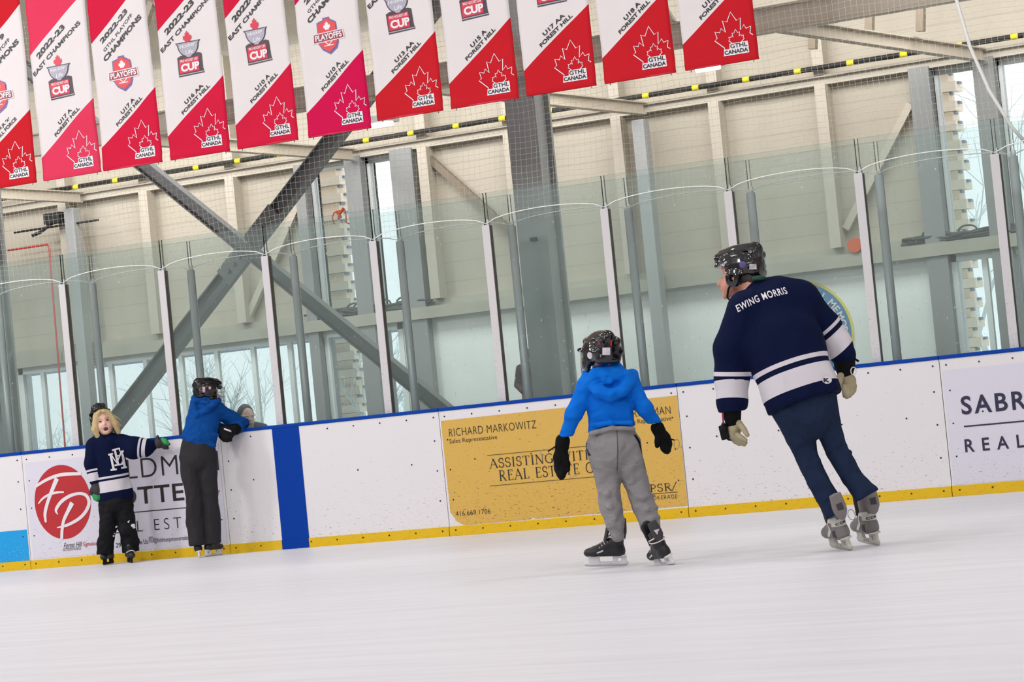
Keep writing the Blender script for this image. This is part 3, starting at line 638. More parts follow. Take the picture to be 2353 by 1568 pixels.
# ------------------------------------------------------------------ dasher boards with their adverts
OR = ['first', 'second', 'third', 'fourth', 'fifth', 'sixth', 'seventh', 'eighth', 'ninth', 'tenth', 'eleventh']
seams = [-2.75, -0.578, 1.595, 3.785, 5.968, 8.152, 10.335, 12.52, 14.70]
blab = ['white dasher board at the left edge of the photo with a cyan advert corner', 'white dasher board with the red oval FP advert behind the two children',
        'white dasher board with the wide blue line painted down it', 'white dasher board with the gold Richard Markowitz advert',
        'plain white dasher board behind the man in navy jersey', 'white dasher board with the SABR REAL advert at right', 'blank white dasher board just beyond the right edge of the photo', 'blank white dasher board far beyond the right edge of the photo']
BO = []
for i in range(8):
    x0, x1 = seams[i]+0.003, seams[i+1]-0.003
    t = empty('dasher_board', ((x0+x1)/2, 0, 0), blab[i], 'dasher board', 'white boards around the ice'); b = ((x0+x1)/2, 0, 0); BO.append((t, b))
    MB().box(x0, x1, 0.0, 0.012, 0.08, BH-0.028).build('facing', M['board'], t, base=b)
    MB().box(x0, x1, 0.012, 0.16, 0.02, BH-0.03).build('frame', M['mid_steel'], t, base=b)
    if i == 2:
        MB().box(x0, 2.133, -0.010, 0.012, 0.0, 0.08).box(2.406, x1, -0.010, 0.012, 0.0, 0.08).build('kick_plate', M['kick'], t, base=b)
        MB().box(2.133, 2.406, -0.004, 0.011, 0.08, BH-0.029).box(2.133, 2.406, -0.012, 0.011, 0.0, 0.08).build('blue_line', M['blue'], t, base=b)
    else: MB().box(x0, x1, -0.010, 0.012, 0.0, 0.08, 0.003).build('kick_plate', M['kick'], t, base=b)
    MB().box(x0, x1, -0.008, 0.20, BH-0.03, BH, 0.008).build('cap_rail', M['cap_blue'], t, base=b)
    s0 = MB().tube([(0, -0.0025, 0), (0, 0.001, 0)], 0.007, 8).build('screw', M['screw'], t)
    pts = [(x0+0.05+(x1-x0-0.1)*k/8, BH-0.075) for k in range(9)]+[(x0+0.06, z) for z in (0.3, 0.55, 0.8)]+[(x1-0.06, z) for z in (0.3, 0.55, 0.8)]+[(x0+0.3+(x1-x0-0.6)*k/3, 0.62) for k in range(4)]
    ptk = [(x0+0.06+(x1-x0-0.12)*k/8, 0.048) for k in range(9)]
    for n, (x, z) in enumerate(pts+ptk):
        if i == 2 and 2.11 < x < 2.43: continue
        c = s0 if n == 0 else s0.copy()
        if n: COL.objects.link(c); c.parent = t
        c.location = (x-b[0], -0.011 if z < 0.08 else -0.0008, z)

def ad_text(mb, t, bl, tr, bold=0.0, space=1.0, y=-0.005, serif=False):
    mb.mark(); a = at(*bl); c = at(*tr); o = (a[0], y, a[2]); ex = np.array([c[0]-a[0], 0, 0]); ey = np.array([0, 0, c[2]-a[2]])
    if serif: put_serif(mb, t, o, ex, ey)
    else: put_text(mb, t, o, ex, ey, bold, space)
def ad_line(mb, p, q, w, y=-0.005):
    mb.mark(); a = at(*p); c = at(*q); z = (a[2]+c[2])/2; mb.add([(a[0], y, z-w/2), (c[0], y, z-w/2), (c[0], y, z+w/2), (a[0], y, z+w/2)], [(0, 1, 2, 3)])
def sheet(x0, x1, z0, z1, y=-0.0022): return MB().box(x0, x1, y, 0.0006, z0, z1)
# cyan corner
t, b = BO[0]; ad = sheet(-1.9, -0.592, 0.082, 0.362).build('advert', M['cyan'], t, base=b)
# oval FP advert
t, b = BO[1]; ad = sheet(-0.55, 1.568, 0.09, 0.965).build('advert', M['pale_ad'], t, base=b)
c2 = lambda x, y: (60+x*240/1568, 1050+y*240/1568)
l = at(*c2(128, 650)); r = at(*c2(982, 735)); tp = at(*c2(535, 122)); bo = at(*c2(565, 1238))
ox, oz, rx, rz = (l[0]+r[0])/2, (tp[2]+bo[2])/2, (r[0]-l[0])/2, (tp[2]-bo[2])/2
MB().poly([(ox+rx*math.cos(a), -0.004, oz+rz*math.sin(a)) for a in np.linspace(0, 2*PI, 72)[:-1]]).build('oval_mark', M['red_print'], ad, base=b)
def curve2(P, n=6):
    P = np.array(P, float); Q = np.vstack([2*P[0]-P[1], P, 2*P[-1]-P[-2]]); out = []
    for i in range(1, len(Q)-2):
        for t_ in np.linspace(0, 1, n, endpoint=False):
            a, b_, c, d_ = Q[i-1:i+3]; out.append(0.5*((2*b_)+(-a+c)*t_+(2*a-5*b_+4*c-d_)*t_**2+(-a+3*b_-3*c+d_)*t_**3))
    return out+[P[-1]]
mb = MB(); mpp = rz*2/1116
for pts, w in (([(150, 445), (300, 352), (450, 290), (600, 262), (830, 254)], [44, 50, 55, 56, 50]), ([(468, 325), (400, 490), (330, 680), (290, 850), (300, 985)], [85, 70, 62, 62, 40]),
               ([(190, 705), (255, 628), (350, 570), (460, 538), (572, 530)], [22, 36, 40, 40, 26]), ([(485, 870), (455, 800), (530, 680), (660, 590), (800, 553), (905, 580), (952, 680), (915, 800), (830, 905), (720, 980), (600, 1035), (470, 1065)], [10, 55, 60, 56, 46, 56, 66, 60, 56, 52, 46, 18]),
               ([(700, 690), (630, 830), (572, 960), (548, 1100), (542, 1240)], [86, 66, 60, 58, 58])):
    W2 = np.interp(np.linspace(0, len(w)-1, (len(pts)-1)*6+1), range(len(w)), w)
    pp = [at(*c2(*p)) for p in curve2(pts)]; mb.ribbon([(p[0], p[2]) for p in pp], list(W2*mpp*0.93), (0, -0.005-0.0004*len(mb.F)/20, 0), (1, 0, 0), (0, 0, 1))
mb.build('monogram', M['white_print'], ad, base=b)
mb = MB(); ad_text(mb, 'FELDMAN', (232, 1107), (500, 1036), -0.012, 1.1); ad_text(mb, 'POTTENS', (240, 1167), (500, 1102), 0.012, 1.05)
ad_line(mb, (236, 1184), (500, 1161), 0.008); ad_text(mb, 'REAL ESTATE', (238, 1229), (497, 1181), -0.015, 1.45)
ad_text(mb, '29.4', (267, 1259), (287, 1247)); ad_text(mb, 'Follow Us:', (303, 1253), (341, 1239)); ad_text(mb, '@feldmanpottensrealestate', (355, 1250), (447, 1229))
mb.mark(); a = at(348, 1240.5); mb.ribbon([(a[0]+0.022*x, a[2]+0.022*z) for x, z in ((-1, -.7), (-1, .7), (-.7, 1), (.7, 1), (1, .7), (1, -.7), (.7, -1), (-.7, -1), (-1, -.7))], 0.005, (0, -0.005, 0), (1, 0, 0), (0, 0, 1))
mb.ribbon([(a[0]+0.01*math.cos(q), a[2]+0.01*math.sin(q)) for q in np.linspace(0, 2*PI, 13)], 0.004, (0, -0.005, 0), (1, 0, 0), (0, 0, 1)); mb.build_each('lettering', M['black_print'], ad, base=b)
def script_text(mb, t, bl, tr, sh=0.35):
    mb.mark(); a = at(*bl); c = at(*tr); put_text(mb, t, (a[0], -0.005, a[2]), (c[0]-a[0], 0, 0), ((c[2]-a[2])*sh, 0, c[2]-a[2]), 0.0)
mb = MB(); script_text(mb, 'Forest Hill', (147, 1260), (186, 1245)); ad_line(mb, (145, 1262), (187, 1258.5), 0.003); ad_text(mb, 'REAL ESTATE INC BROKERAGE', (146, 1267), (187, 1260)); mb.build_each('small_print', M['black_print'], ad, base=b)
mb = MB(); script_text(mb, 'Signature', (190, 1259), (227, 1243)); mb.build('red_signature', M['red_print'], ad, base=b)
# gold advert
t, b = BO[3]; ad = MB().add([(3.80, -0.0022, 0.96), (5.962, -0.0022, 0.972), (5.962, -0.0022, 0.095), (3.93, -0.0022, 0.084), (3.86, -0.0022, 0.12), (3.808, -0.0022, 0.20)], [(0, 1, 2, 3, 4, 5)]).build('advert', M['gold'], t, base=b)
mb = MB(); ad_text(mb, 'RICHARD MARKOWITZ', (1033, 1004), (1231.5, 966), -0.012, 1.08); ad_text(mb, 'Sales Representative', (1034, 1023), (1142, 999), -0.006)
ad_line(mb, (1120, 1048), (1462, 1014), 0.004); ad_line(mb, (1126, 1117), (1462, 1088), 0.004)
ad_text(mb, 'ASSISTING WITH', (1126, 1077), (1364, 1033), serif=True); ad_text(mb, 'REAL ESTATE G', (1148, 1106), (1363, 1062), serif=True)
ad_text(mb, 'GROSSMAN', (1441, 961), (1540, 933), -0.012, 1.08); ad_text(mb, 'Sales Representative', (1437, 980), (1542, 956), -0.006)
ad_text(mb, 'PSR', (1494, 1132), (1543, 1110), serif=True); ad_line(mb, (1480, 1138), (1557, 1130), 0.004); ad_text(mb, 'BROKERAGE', (1486, 1151), (1556, 1136), -0.012, 1.15)
mb.mark(); mb.ribbon([(0, 0), (1, 1)], 0.10, at(1545, 1128)*np.array([1, 0, 1])+np.array([0, -0.005, 0]), (0.045, 0, 0), (0, 0, 0.07))
ad_text(mb, '416.669.1706', (1048, 1187), (1127, 1169), -0.012); mb.build_each('lettering', M['black_print'], ad, base=b)
# right advert
t, b = BO[5]; ad = sheet(8.17, 10.3, 0.085, 0.955).build('advert', M['pale_ad'], t, base=b)
mb = MB(); ad_text(mb, 'SABR', (2211, 954), (2356, 897), 0.02, 1.25); ad_line(mb, (2215.6, 981.5), (2420, 961), 0.011); ad_text(mb, 'REAL', (2219, 1040), (2352, 998), 0.016, 1.9); mb.build_each('lettering', M['navy_print'], ad, base=b)

# ------------------------------------------------------------------ glass, posts, ropes and net
WP = empty('glass_post', (0, 0.09, BH), 'x', 'post', 'white posts of the front glass row')
MB().box(-0.034, 0.034, -0.035, -0.028, 0.0, PT-BH).build('face_plate', M['post_white'], WP); MB().box(-0.030, 0.030, -0.028, 0.03, 0.0, PT-BH-0.004).build('channel', M['edge_brown'], WP)
MB().box(-0.03, -0.022, -0.02, 0.02, PT-BH-0.004, PT-BH+0.03).build('clip', M['alu'], WP); MB().box(0.012, 0.02, -0.02, 0.02, PT-BH-0.004, PT-BH+0.045).build('clip', M['alu'], WP)
Y2 = 0.52
GP = empty('support_post', (0, Y2, 0), 'x', 'post', 'round grey posts of the rear glass row')
MB().tube([(0, 0, 0.0), (0, 0, PT+0.005)], 0.036, 20).build('tube', M['alu'], GP, True); MB().box(-0.01, 0.036, -0.006, 0.006, 0.9, PT+0.004).build('channel', M['mid_steel'], GP)
MB().box(0.010, 0.022, -0.01, 0.01, PT+0.004, PT+0.05).build('clip', M['alu'], GP); MB().box(-0.012, -0.004, -0.01, 0.01, PT+0.004, PT+0.04).build('clip', M['alu'], GP)
N0, N1 = -2, 13
for k in range(N0, N1):
    for proto, y, z, lb in ((WP, 0.09, BH, 'scuffed white flat glass post, %s'), (GP, Y2, 0, 'round grey metal glass post, %s')):
        o = proto if k == N0 else copy_tree(proto); o.location = (k*PW, y, z)
        vis = k if proto is WP else k
        o['label'] = lb % (OR[k]+' from the left edge' if 0 <= k <= 8 else {-2: 'far outside the photo at left', -1: 'just outside the photo at left', 9: 'just outside the photo at right', 10: 'second outside the photo at right', 11: 'third outside the photo at right', 12: 'fourth outside the photo at right'}[k])
def panel(name, x0, x1, y, z0, z1, label, group):
    t = empty(name, ((x0+x1)/2, y, z0), label, 'safety glass', group); b = ((x0+x1)/2, y, z0)
    MB().box(x0, x1, y-0.006, y+0.006, z0, z1, 0.0).build('pane', M['glass'], t, base=b)
    for xe in (x0, x1-0.003): MB().box(xe, xe+0.003, y-0.0062, y+0.0062, PT-0.02, z1).build('pane_edge', M['glass_edge'], t, base=b)
for k in range(N0, N1-1):
    pos = 'right of the %s post from the left' % OR[k] if 0 <= k <= 8 else {-1: 'left of the first post', -2: 'beyond the left edge of the photo', 9: 'beyond the right edge of the photo', 10: 'second beyond the right edge', 11: 'third beyond the right edge'}[k]
    panel('safety_glass', k*PW+0.012, (k+1)*PW-0.012, 0.09, BH, 2.80, 'clear greenish front glass panel '+pos, 'front glass panels')
    panel('safety_glass', k*PW+0.012, (k+1)*PW-0.012, Y2, 0.3, 2.80, 'clear greenish rear glass panel '+pos, 'rear glass panels')
    for y, h, q in ((0.074, 0.075, 'front'), (Y2-0.02, 0.06, 'rear')):
        xs = np.linspace(0, 1, 13); mb = MB(); mb.tube([((k+x)*PW, y, PT+0.012+h*(4*x*(1-x))**0.6) for x in xs], 0.004, 6)
        thing('net_rope', mb, M['rope'], 'white rope arched over the %s glass panel %s' % (q, pos), 'rope', q+' ropes tied between the posts', True)
# protective net
mb = MB(); rn = random.Random(2)
def netp(x, z): return (x+0.02*math.sin(z*3.1+x*0.7)+0.008*noise.noise(Vector((x*9, z*3, 1))), 0.44+0.035*noise.noise(Vector((x*1.3, z*1.1, 3))), z+0.015*noise.noise(Vector((x*2.3, z*9, 7)))-0.012*math.sin(x*2*PI/PW)**2)
zt, xL, xR, st = 5.05, -3.0, 12.9, 0.05
for i in range(int((xR-xL)/st)+1):
    x = xL+i*st; mb.tube([netp(x, z) for z in np.linspace(PT+0.03, zt, 22)], 0.0009, 3)
for j in range(int((zt-PT-0.03)/st)+1):
    z = PT+0.04+j*st; mb.tube([netp(x, z) for x in np.linspace(xL, xR, 160)], 0.0011, 3)
tag(mb.build('safety_net', M['net'], None, base=(0, 0.44, PT)), 'fine white safety net hanging above the glass', 'net')
mb = MB(); mb.tube([(8.43, 0.36, 4.4), (8.45, 0.36, 3.85), (8.53, 0.37, 3.4), (8.64, 0.38, 3.05), (8.78, 0.40, 2.75), (8.90, 0.46, PT+0.03)], 0.014, 8); thing('edge_rope', mb, M['rope'], 'thick white rope curving down the net to the far right post', 'rope', smooth=True)
p = at(780, 495, 0.38); mb = MB(); rr_ = lambda x, z: (p[0]+x, 0.38, p[2]+z)
mb.tube([rr_(-.06, -.07), rr_(-.075, -.01), rr_(-.05, .03), rr_(0, .04), rr_(.06, .04), rr_(.065, -.02), rr_(.06, -.07), rr_(.09, -.085)], 0.006, 6); mb.tube([rr_(-.03, .035), rr_(.0, .01), rr_(.01, -.02), rr_(-.01, -.03), rr_(.0, .01), rr_(.05, .055)], 0.013, 6)
thing('orange_toy', mb, M['orange'], 'small tangled orange toy caught in the net', 'toy', smooth=True)

# ------------------------------------------------------------------ championship banners
def banner_mat(name, red):
    m, nt, b_ = nodes_of(name); N = nt.nodes.new; L = nt.links.new
    uv = N('ShaderNodeUVMap'); uv.uv_map = 'cloth'; sp = N('ShaderNodeSeparateXYZ'); L(uv.outputs[0], sp.inputs[0])
    def below(a, c):      # v < a*u + c
        ma = N('ShaderNodeMath'); ma.operation = 'MULTIPLY_ADD'; ma.inputs[1].default_value = a; ma.inputs[2].default_value = c; L(sp.outputs['X'], ma.inputs[0])
        lt = N('ShaderNodeMath'); lt.operation = 'LESS_THAN'; L(sp.outputs['Y'], lt.inputs[0]); L(ma.outputs[0], lt.inputs[1]); return lt.outputs[0]
    lo = below(0.70, 0.205); up = below(0.745, 1.115)
    iv = N('ShaderNodeMath'); iv.operation = 'SUBTRACT'; iv.inputs[0].default_value = 1.0; L(up, iv.inputs[1])
    mxm = N('ShaderNodeMath'); mxm.operation = 'MAXIMUM'; L(lo, mxm.inputs[0]); L(iv.outputs[0], mxm.inputs[1])
    nz = N('ShaderNodeTexNoise'); nz.inputs['Scale'].default_value = 300; L(uv.outputs[0], nz.inputs['Vector'])
    mx = N('ShaderNodeMix'); mx.data_type = 'RGBA'; L(mxm.outputs[0], mx.inputs[0]); mx.inputs[6].default_value = lin((216, 209, 208)); mx.inputs[7].default_value = lin(red)
    L(mx.outputs[2], b_.inputs['Base Color']); b_.inputs['Roughness'].default_value = 0.7; b_.inputs['Specular IOR Level'].default_value = 0.06
    bp = N('ShaderNodeBump'); bp.inputs['Strength'].default_value = 0.08; bp.inputs['Distance'].default_value = 0.002; L(nz.outputs['Fac'], bp.inputs['Height']); L(bp.outputs[0], b_.inputs['Normal'])
    return m
BM = {'crimson': banner_mat('crimson_banner_cloth', (196, 28, 60)), 'red': banner_mat('scarlet_banner_cloth', (188, 30, 40)), 'rose': banner_mat('rose_banner_cloth', (208, 56, 86)), 'magenta': banner_mat('magenta_banner_cloth', (194, 18, 72))}
M['cup_grey'] = mat('print_silver', (160, 158, 172), 0.5, var=0.02); M['cup_dark'] = mat('print_dark', (62, 44, 54), 0.5, var=0.02); M['cup_red'] = mat('print_red', (200, 32, 60), 0.5, var=0.02)
M['po_red'] = mat('print_orange_red', (206, 56, 58), 0.5, var=0.02); M['po_dark'] = mat('print_wine', (140, 46, 60), 0.5, var=0.02); M['po_blue'] = mat('print_violet_blue', (92, 88, 150), 0.5, var=0.02)
half = [(0.0, 1.0), (0.17, 0.68), (0.24, 0.72), (0.34, 0.76), (0.29, 0.40), (0.40, 0.52), (0.46, 0.42), (0.62, 0.46), (0.57, 0.27), (0.66, 0.20), (0.40, -0.02)]   # half of a maple leaf
half = [(0.0, 1.0), (0.16, 0.72), (0.30, 0.78), (0.25, 0.42), (0.39, 0.56), (0.44, 0.44), (0.60, 0.48), (0.55, 0.28), (0.64, 0.22), (0.34, -0.04), (0.36, -0.16)]
leaf = [(-x, y) for x, y in half[::-1]]+half[1:]
BYY = -0.5
def banner(i, x0, z0, w, cloth, kind, l1, l2, label, top, slant):
    rr = random.Random(50+i); ph = rr.uniform(0, 6)
    t = empty('championship_banner', (x0+w/2, BYY, z0), label, 'banner', 'championship banners hanging in a row'); b = (x0+w/2, BYY, z0)
    H = 2.0; nx, nz = 16, 60
    def wave(u, v): return 0.006*math.sin(4*v+ph)+0.010*math.sin(5.5*u+1.3*v+ph)*min(1, v*2+0.3)-0.014*math.exp(-((v-0.035)/0.03)**2)*0.5+0.008*noise.noise(Vector((u*3, v*5, i)))
    def pt(u, v, off=0.0): return (x0+u*w/0.635+slant*v, BYY+wave(u, v)-off, z0+v)
    V = [pt(0.635*a/nx, H*(c/nz)**1.3) for c in range(nz+1) for a in range(nx+1)]
    F = [(c*(nx+1)+a, c*(nx+1)+a+1, (c+1)*(nx+1)+a+1, (c+1)*(nx+1)+a) for c in range(nz) for a in range(nx)]
    o = obj('cloth', V, F, BM[cloth], t, True, b); uvl = o.data.uv_layers.new(name='cloth')
    uvs = [(0.635*a/nx, H*(c/nz)**1.3) for c in range(nz+1) for a in range(nx+1)]
    for lp in o.data.loops: uvl.data[lp.index].uv = uvs[lp.vertex_index]
    sm = o.modifiers.new('thickness', 'SOLIDIFY'); sm.thickness = 0.0015; sm.offset = 1
    def flatpart(name, m_, build, off, par=None):
        mm = MB(); build(mm); mm.refine(0.03); mm.V = [pt(v[0], v[1], off) for v in mm.V]; return mm.build_each(name, m_, par or t, b) if mm.M else mm.build(name, m_, par or t, base=b)
    def txt(mm, s, p, q, h, bold=0.0, sk=0.0):
        mm.mark(); p = np.array(p+(0,)); q = np.array(q+(0,)); d = q-p; n = np.array([-d[1], d[0], 0])/np.linalg.norm(d); put_text(mm, s, p, d, n*h+d/np.linalg.norm(d)*h*sk, bold)
    def words(mm):
        if kind == 'cup': txt(mm, top, (0.095, 1.065), (0.41, 1.30), 0.052, 0.045); txt(mm, 'EAST CHAMPIONS', (0.03, 0.922), (0.575, 1.312), 0.039, 0.035)
        else: txt(mm, top, (0.118, 1.098), (0.441, 1.33), 0.046, 0.045); txt(mm, 'GTHL PLAYOFF', (0.137, 1.024), (0.49, 1.289), 0.030, 0.015); txt(mm, 'CHAMPIONS', (0.133, 0.937), (0.585, 1.255), 0.047, 0.045)
        L1 = 0.034*len(l1)
        txt(mm, l1, (0.247-0.02*(len(l1) > 5), 0.463-0.014*(len(l1) > 5)), (0.402+0.02*(len(l1) > 5), 0.571+0.014*(len(l1) > 5)), 0.035, 0.035)
        if l2 == 'FOREST HILL': txt(mm, l2, (0.188, 0.366), (0.487, 0.572), 0.033, 0.035)
        else: txt(mm, l2, (0.10, 0.31), (0.49, 0.58), 0.032, 0.035)
    flatpart('lettering', M['black_print'], words, 0.004)
    lx, lz, ls = 0.445, 0.135, 0.255
    def leaves(mm):
        P = [(lx+ls*x*1.0-0.0, lz+ls*y) for x, y in leaf][0:-2]; P = [(lx-0.09, lz-0.06)]+P[1:]
        mm.ribbon(P, 0.0075, (0, 0, 0), (1, 0, 0), (0, 1, 0))
        q = [(lx+0.022+0.105*x, lz+0.018+0.10*y) for x, y in leaf][1:-1]; mm.ribbon(q, 0.006, (0, 0, 0), (1, 0, 0), (0, 1, 0))
        for a, c, e, g in ((0.398, 0.562, 0.103, 0.152), (0.345, 0.562, 0.062, 0.112)): mm.add([(a, e, 0), (c, e, 0), (c-0.004, g, 0), (a+0.006, g, 0)], [(0, 1, 2, 3)])
    flatpart('maple_leaf', M['white_print'], leaves, 0.004)
    def gt(mm): txt(mm, 'GTHL', (0.408, 0.113), (0.552, 0.113), 0.034, 0.02); txt(mm, 'CANADA', (0.353, 0.071), (0.554, 0.071), 0.032, 0.035)
    flatpart('leaf_lettering', M['black_print'], gt, 0.006)
    if kind == 'cup':
        def bowl(mm):
            mm.poly([(0.168, 0.984, 0), (0.432, 0.986, 0), (0.415, 0.965, 0)]+[(0.30+0.112*math.cos(q), 0.965+0.112*math.sin(q), 0) for q in np.linspace(-0.1, -1.25, 9)]+[(0.335, 0.845, 0), (0.265, 0.845, 0)]+[(0.30+0.112*math.cos(q), 0.965+0.112*math.sin(q), 0) for q in np.linspace(-1.9, -3.04, 9)]+[(0.185, 0.965, 0)])
            mm.poly([(0.178, 0.857, 0), (0.215, 0.872, 0), (0.40, 0.880, 0), (0.432, 0.868, 0), (0.438, 0.74, 0), (0.448, 0.70, 0), (0.186, 0.69, 0), (0.184, 0.73, 0)])
        cr = flatpart('cup_emblem', M['cup_dark'], bowl, 0.004)
        def b2(mm):
            mm.poly([(0.186, 0.976, 0), (0.414, 0.978, 0), (0.40, 0.962, 0)]+[(0.30+0.1*math.cos(q), 0.962+0.1*math.sin(q), 0) for q in np.linspace(-0.1, -1.3, 9)]+[(0.322, 0.853, 0), (0.278, 0.853, 0)]+[(0.30+0.1*math.cos(q), 0.962+0.1*math.sin(q), 0) for q in np.linspace(-1.84, -3.04, 9)]+[(0.20, 0.962, 0)])
            mm.add([(0.188, 0.700, 0), (0.444, 0.708, 0), (0.444, 0.716, 0), (0.188, 0.708, 0)], [(0, 1, 2, 3)])
        flatpart('bowl_print', M['cup_grey'], b2, 0.006, cr)
        flatpart('base_print', M['cup_red'], lambda mm: mm.poly([(0.195, 0.84, 0), (0.40, 0.848, 0), (0.40, 0.725, 0), (0.196, 0.718, 0)]), 0.006, cr)
        flatpart('leaf_print', M['cup_red'], lambda mm: mm.poly([(0.30+0.075*x, 0.995+0.085*y, 0) for x, y in leaf]), 0.006, cr)
        flatpart('emblem_lettering', M['white_print'], lambda mm: (txt(mm, 'CUP', (0.215, 0.73), (0.405, 0.737), 0.068, 0.05), txt(mm, 'PRO HOCKEY LIFE', (0.212, 0.812), (0.39, 0.818), 0.022, 0.02), txt(mm, 'Hockey', (0.215, 0.92), (0.375, 0.935), 0.042, 0.02, 0.2), txt(mm, 'Life', (0.27, 0.875), (0.345, 0.882), 0.035, 0.02, 0.2)), 0.008, cr)
    else:
        def sh(s, dx=0.0, dz=0.0): return [(0.305+dx+(x-0.305)*s, 0.81+dz+(y-0.81)*s, 0) for x, y in ((0.205, 0.93), (0.265, 0.945), (0.27, 0.962), (0.335, 0.965), (0.338, 0.948), (0.398, 0.918), (0.402, 0.76), (0.38, 0.715), (0.305, 0.672), (0.23, 0.715), (0.2, 0.76))]
        cr = flatpart('shield_emblem', M['po_blue'], lambda mm: (mm.poly(sh(1.03)), mm.poly(sh(1.0, 0.008, -0.014))), 0.004)
        flatpart('shield_print', M['po_red'], lambda mm: mm.poly(sh(0.95)), 0.0055, cr)
        flatpart('ribbon_edge', M['white_print'], lambda mm: (mm.poly([(0.142, 0.765, 0), (0.478, 0.772, 0), (0.466, 0.852, 0), (0.152, 0.845, 0)]), mm.poly([(0.305+0.06*x, 0.875+0.062*y, 0) for x, y in leaf]),
              mm.ribbon([(0.385, 0.80), (0.30, 0.735), (0.255, 0.735)], 0.008, (0, 0, 0), (1, 0, 0), (0, 1, 0)), mm.ribbon([(0.225, 0.80), (0.31, 0.735), (0.355, 0.735)], 0.008, (0, 0, 0), (1, 0, 0), (0, 1, 0))), 0.0065, cr)
        flatpart('ribbon_print', M['po_dark'], lambda mm: mm.poly([(0.153, 0.772, 0), (0.467, 0.779, 0), (0.457, 0.845, 0), (0.161, 0.838, 0)]), 0.0075, cr)
        flatpart('emblem_lettering', M['white_print'], lambda mm: txt(mm, 'PLAYOFFS', (0.172, 0.782), (0.452, 0.788), 0.05, 0.03), 0.0085, cr)
    MB().tube([pt(0.02, 0.008, -0.006), pt(0.615, 0.008, -0.006)], 0.008, 8).build('bottom_rod', M['cup_red'], t, True, b)
    for u in (0.05, 0.59):
        p = pt(u, 0.0, 0.0); MB().tube([(p[0], p[1], p[2]+0.004), (p[0], p[1]-0.006, p[2]-0.016)], 0.003, 5).build('tie', M['dark'], t, base=b)
    return t
BX = [(-0.375, .635), (.325, .635), (.985, .625), (1.695, .61), (2.385, .605), (3.085, .615), (3.765, .62), (4.455, .625), (5.15, .62), (5.835, .62), (6.53, .62)]
BD = [('red', 'po', 'MINOR JR. "A"', 'FOREST HILL FORCE', '2018-19'), ('rose', 'cup', 'U17 A', 'FOREST HILL', '2022-23'), ('crimson', 'po', 'U17 A', 'FOREST HILL', '2022-23'), ('crimson', 'cup', 'U16 AA', 'FOREST HILL', '2022-23'), ('crimson', 'cup', 'U10 A', 'FOREST HILL', '2022-23'),
      ('magenta', 'po', 'U10 A', 'FOREST HILL', '2022-23'), ('red', 'cup', 'U13 AA', 'FOREST HILL', '2022-23'), ('red', 'cup', 'U15 A', 'FOREST HILL', '2022-23'), ('red', 'cup', 'U17 AA', 'FOREST HILL', '2022-23'), ('red', 'cup', 'U18 A', 'FOREST HILL', '2022-23'), ('red', 'cup', 'U18 AA', 'FOREST HILL', '2022-23')]
for i, ((x, w), (cl, kd, l1, l2, top)) in enumerate(zip(BX, BD)):
    lb = {0: 'red banner cut off at the left edge of the photo reading FOREST HILL FORCE', 9: 'red and white banner reading U18 A, second from the right', 10: 'red and white banner at the right end of the row'}.get(i, '%s and white %s banner reading %s, %s from the left' % ({'rose': 'rose', 'crimson': 'crimson', 'magenta': 'magenta', 'red': 'red'}[cl], 'cup' if kd == 'cup' else 'playoffs', l1, OR[i]))
    banner(i, x, 3.402 if i < 6 else 3.448, w, cl, kd, l1, l2, lb, top, -0.012)
mb = MB(); mb.tube([(-2, BYY, 5.41), (9, BYY, 5.41)], 0.015, 8); thing('banner_cable', mb, M['alu'], 'steel cable above the frame carrying the row of banners', 'cable')

# ------------------------------------------------------------------ people
M['skin'] = mat('skin', (222, 176, 158), 0.5, var=0.05, scale=30)
M['skin_tan'] = mat('tanned_skin', (196, 138, 116), 0.5, var=0.06, scale=30)
M['helmet'] = mat('glossy_black_helmet', (20, 19, 21), 0.10, spec=0.7, var=0.05)
M['matte_black'] = mat('matte_black', (18, 18, 20), 0.65, var=0.1, scale=40, spec=0.15)
M['knit_black'] = mat('black_fleece', (17, 17, 18), 0.9, var=0.2, scale=80, bump=0.3, bscale=300, spec=0.12)
M['hood_light'] = mat('bright_blue_fleece', (8, 106, 208), 0.9, var=0.05, scale=20, bump=0.12, bscale=120, folds=0.45, fscale=(8, 8, 13), spec=0.12)
M['hood_dark'] = mat('royal_blue_fleece', (10, 69, 140), 0.9, var=0.05, scale=20, bump=0.12, bscale=120, folds=0.45, fscale=(8, 8, 13), spec=0.12)
M['sweat_grey'] = mat('grey_marl_jersey', (142, 138, 139), 0.95, var=0.10, scale=160, bump=0.12, bscale=200, folds=0.5, fscale=(9, 9, 12), spec=0.12)
M['charcoal'] = mat('charcoal_snow_pants', (47, 46, 49), 0.85, var=0.08, scale=60, bump=0.1, bscale=160, folds=0.4, fscale=(9, 9, 5), spec=0.12)
M['black_pants'] = mat('black_snow_pants', (24, 24, 27), 0.75, var=0.15, scale=40, bump=0.1, bscale=80, folds=0.5, fscale=(8, 8, 10), spec=0.12)
M['denim'] = mat('dark_blue_denim', (30, 42, 66), 0.9, var=0.16, scale=16, bump=0.12, bscale=260, folds=0.5, fscale=(11, 11, 9), spec=0.12)
M['tan_leather'] = mat('tan_leather', (160, 148, 118), 0.75, var=0.12, scale=18, bump=0.15, bscale=70)
M['glove_grey'] = mat('grey_knit_glove', (66, 62, 64), 0.85, var=0.1, scale=60, spec=0.12)
M['glove_green'] = mat('green_glove_tip', (36, 148, 78), 0.7, var=0.1, scale=40)
M['boot_grey'] = mat('grey_skate_boot', (122, 114, 114), 0.5, var=0.08, scale=20)
M['boot_pale'] = mat('pale_skate_band', (205, 204, 194), 0.5, var=0.05, scale=20)
M['boot_dark'] = mat('dark_skate_panel', (58, 54, 56), 0.6, var=0.1)
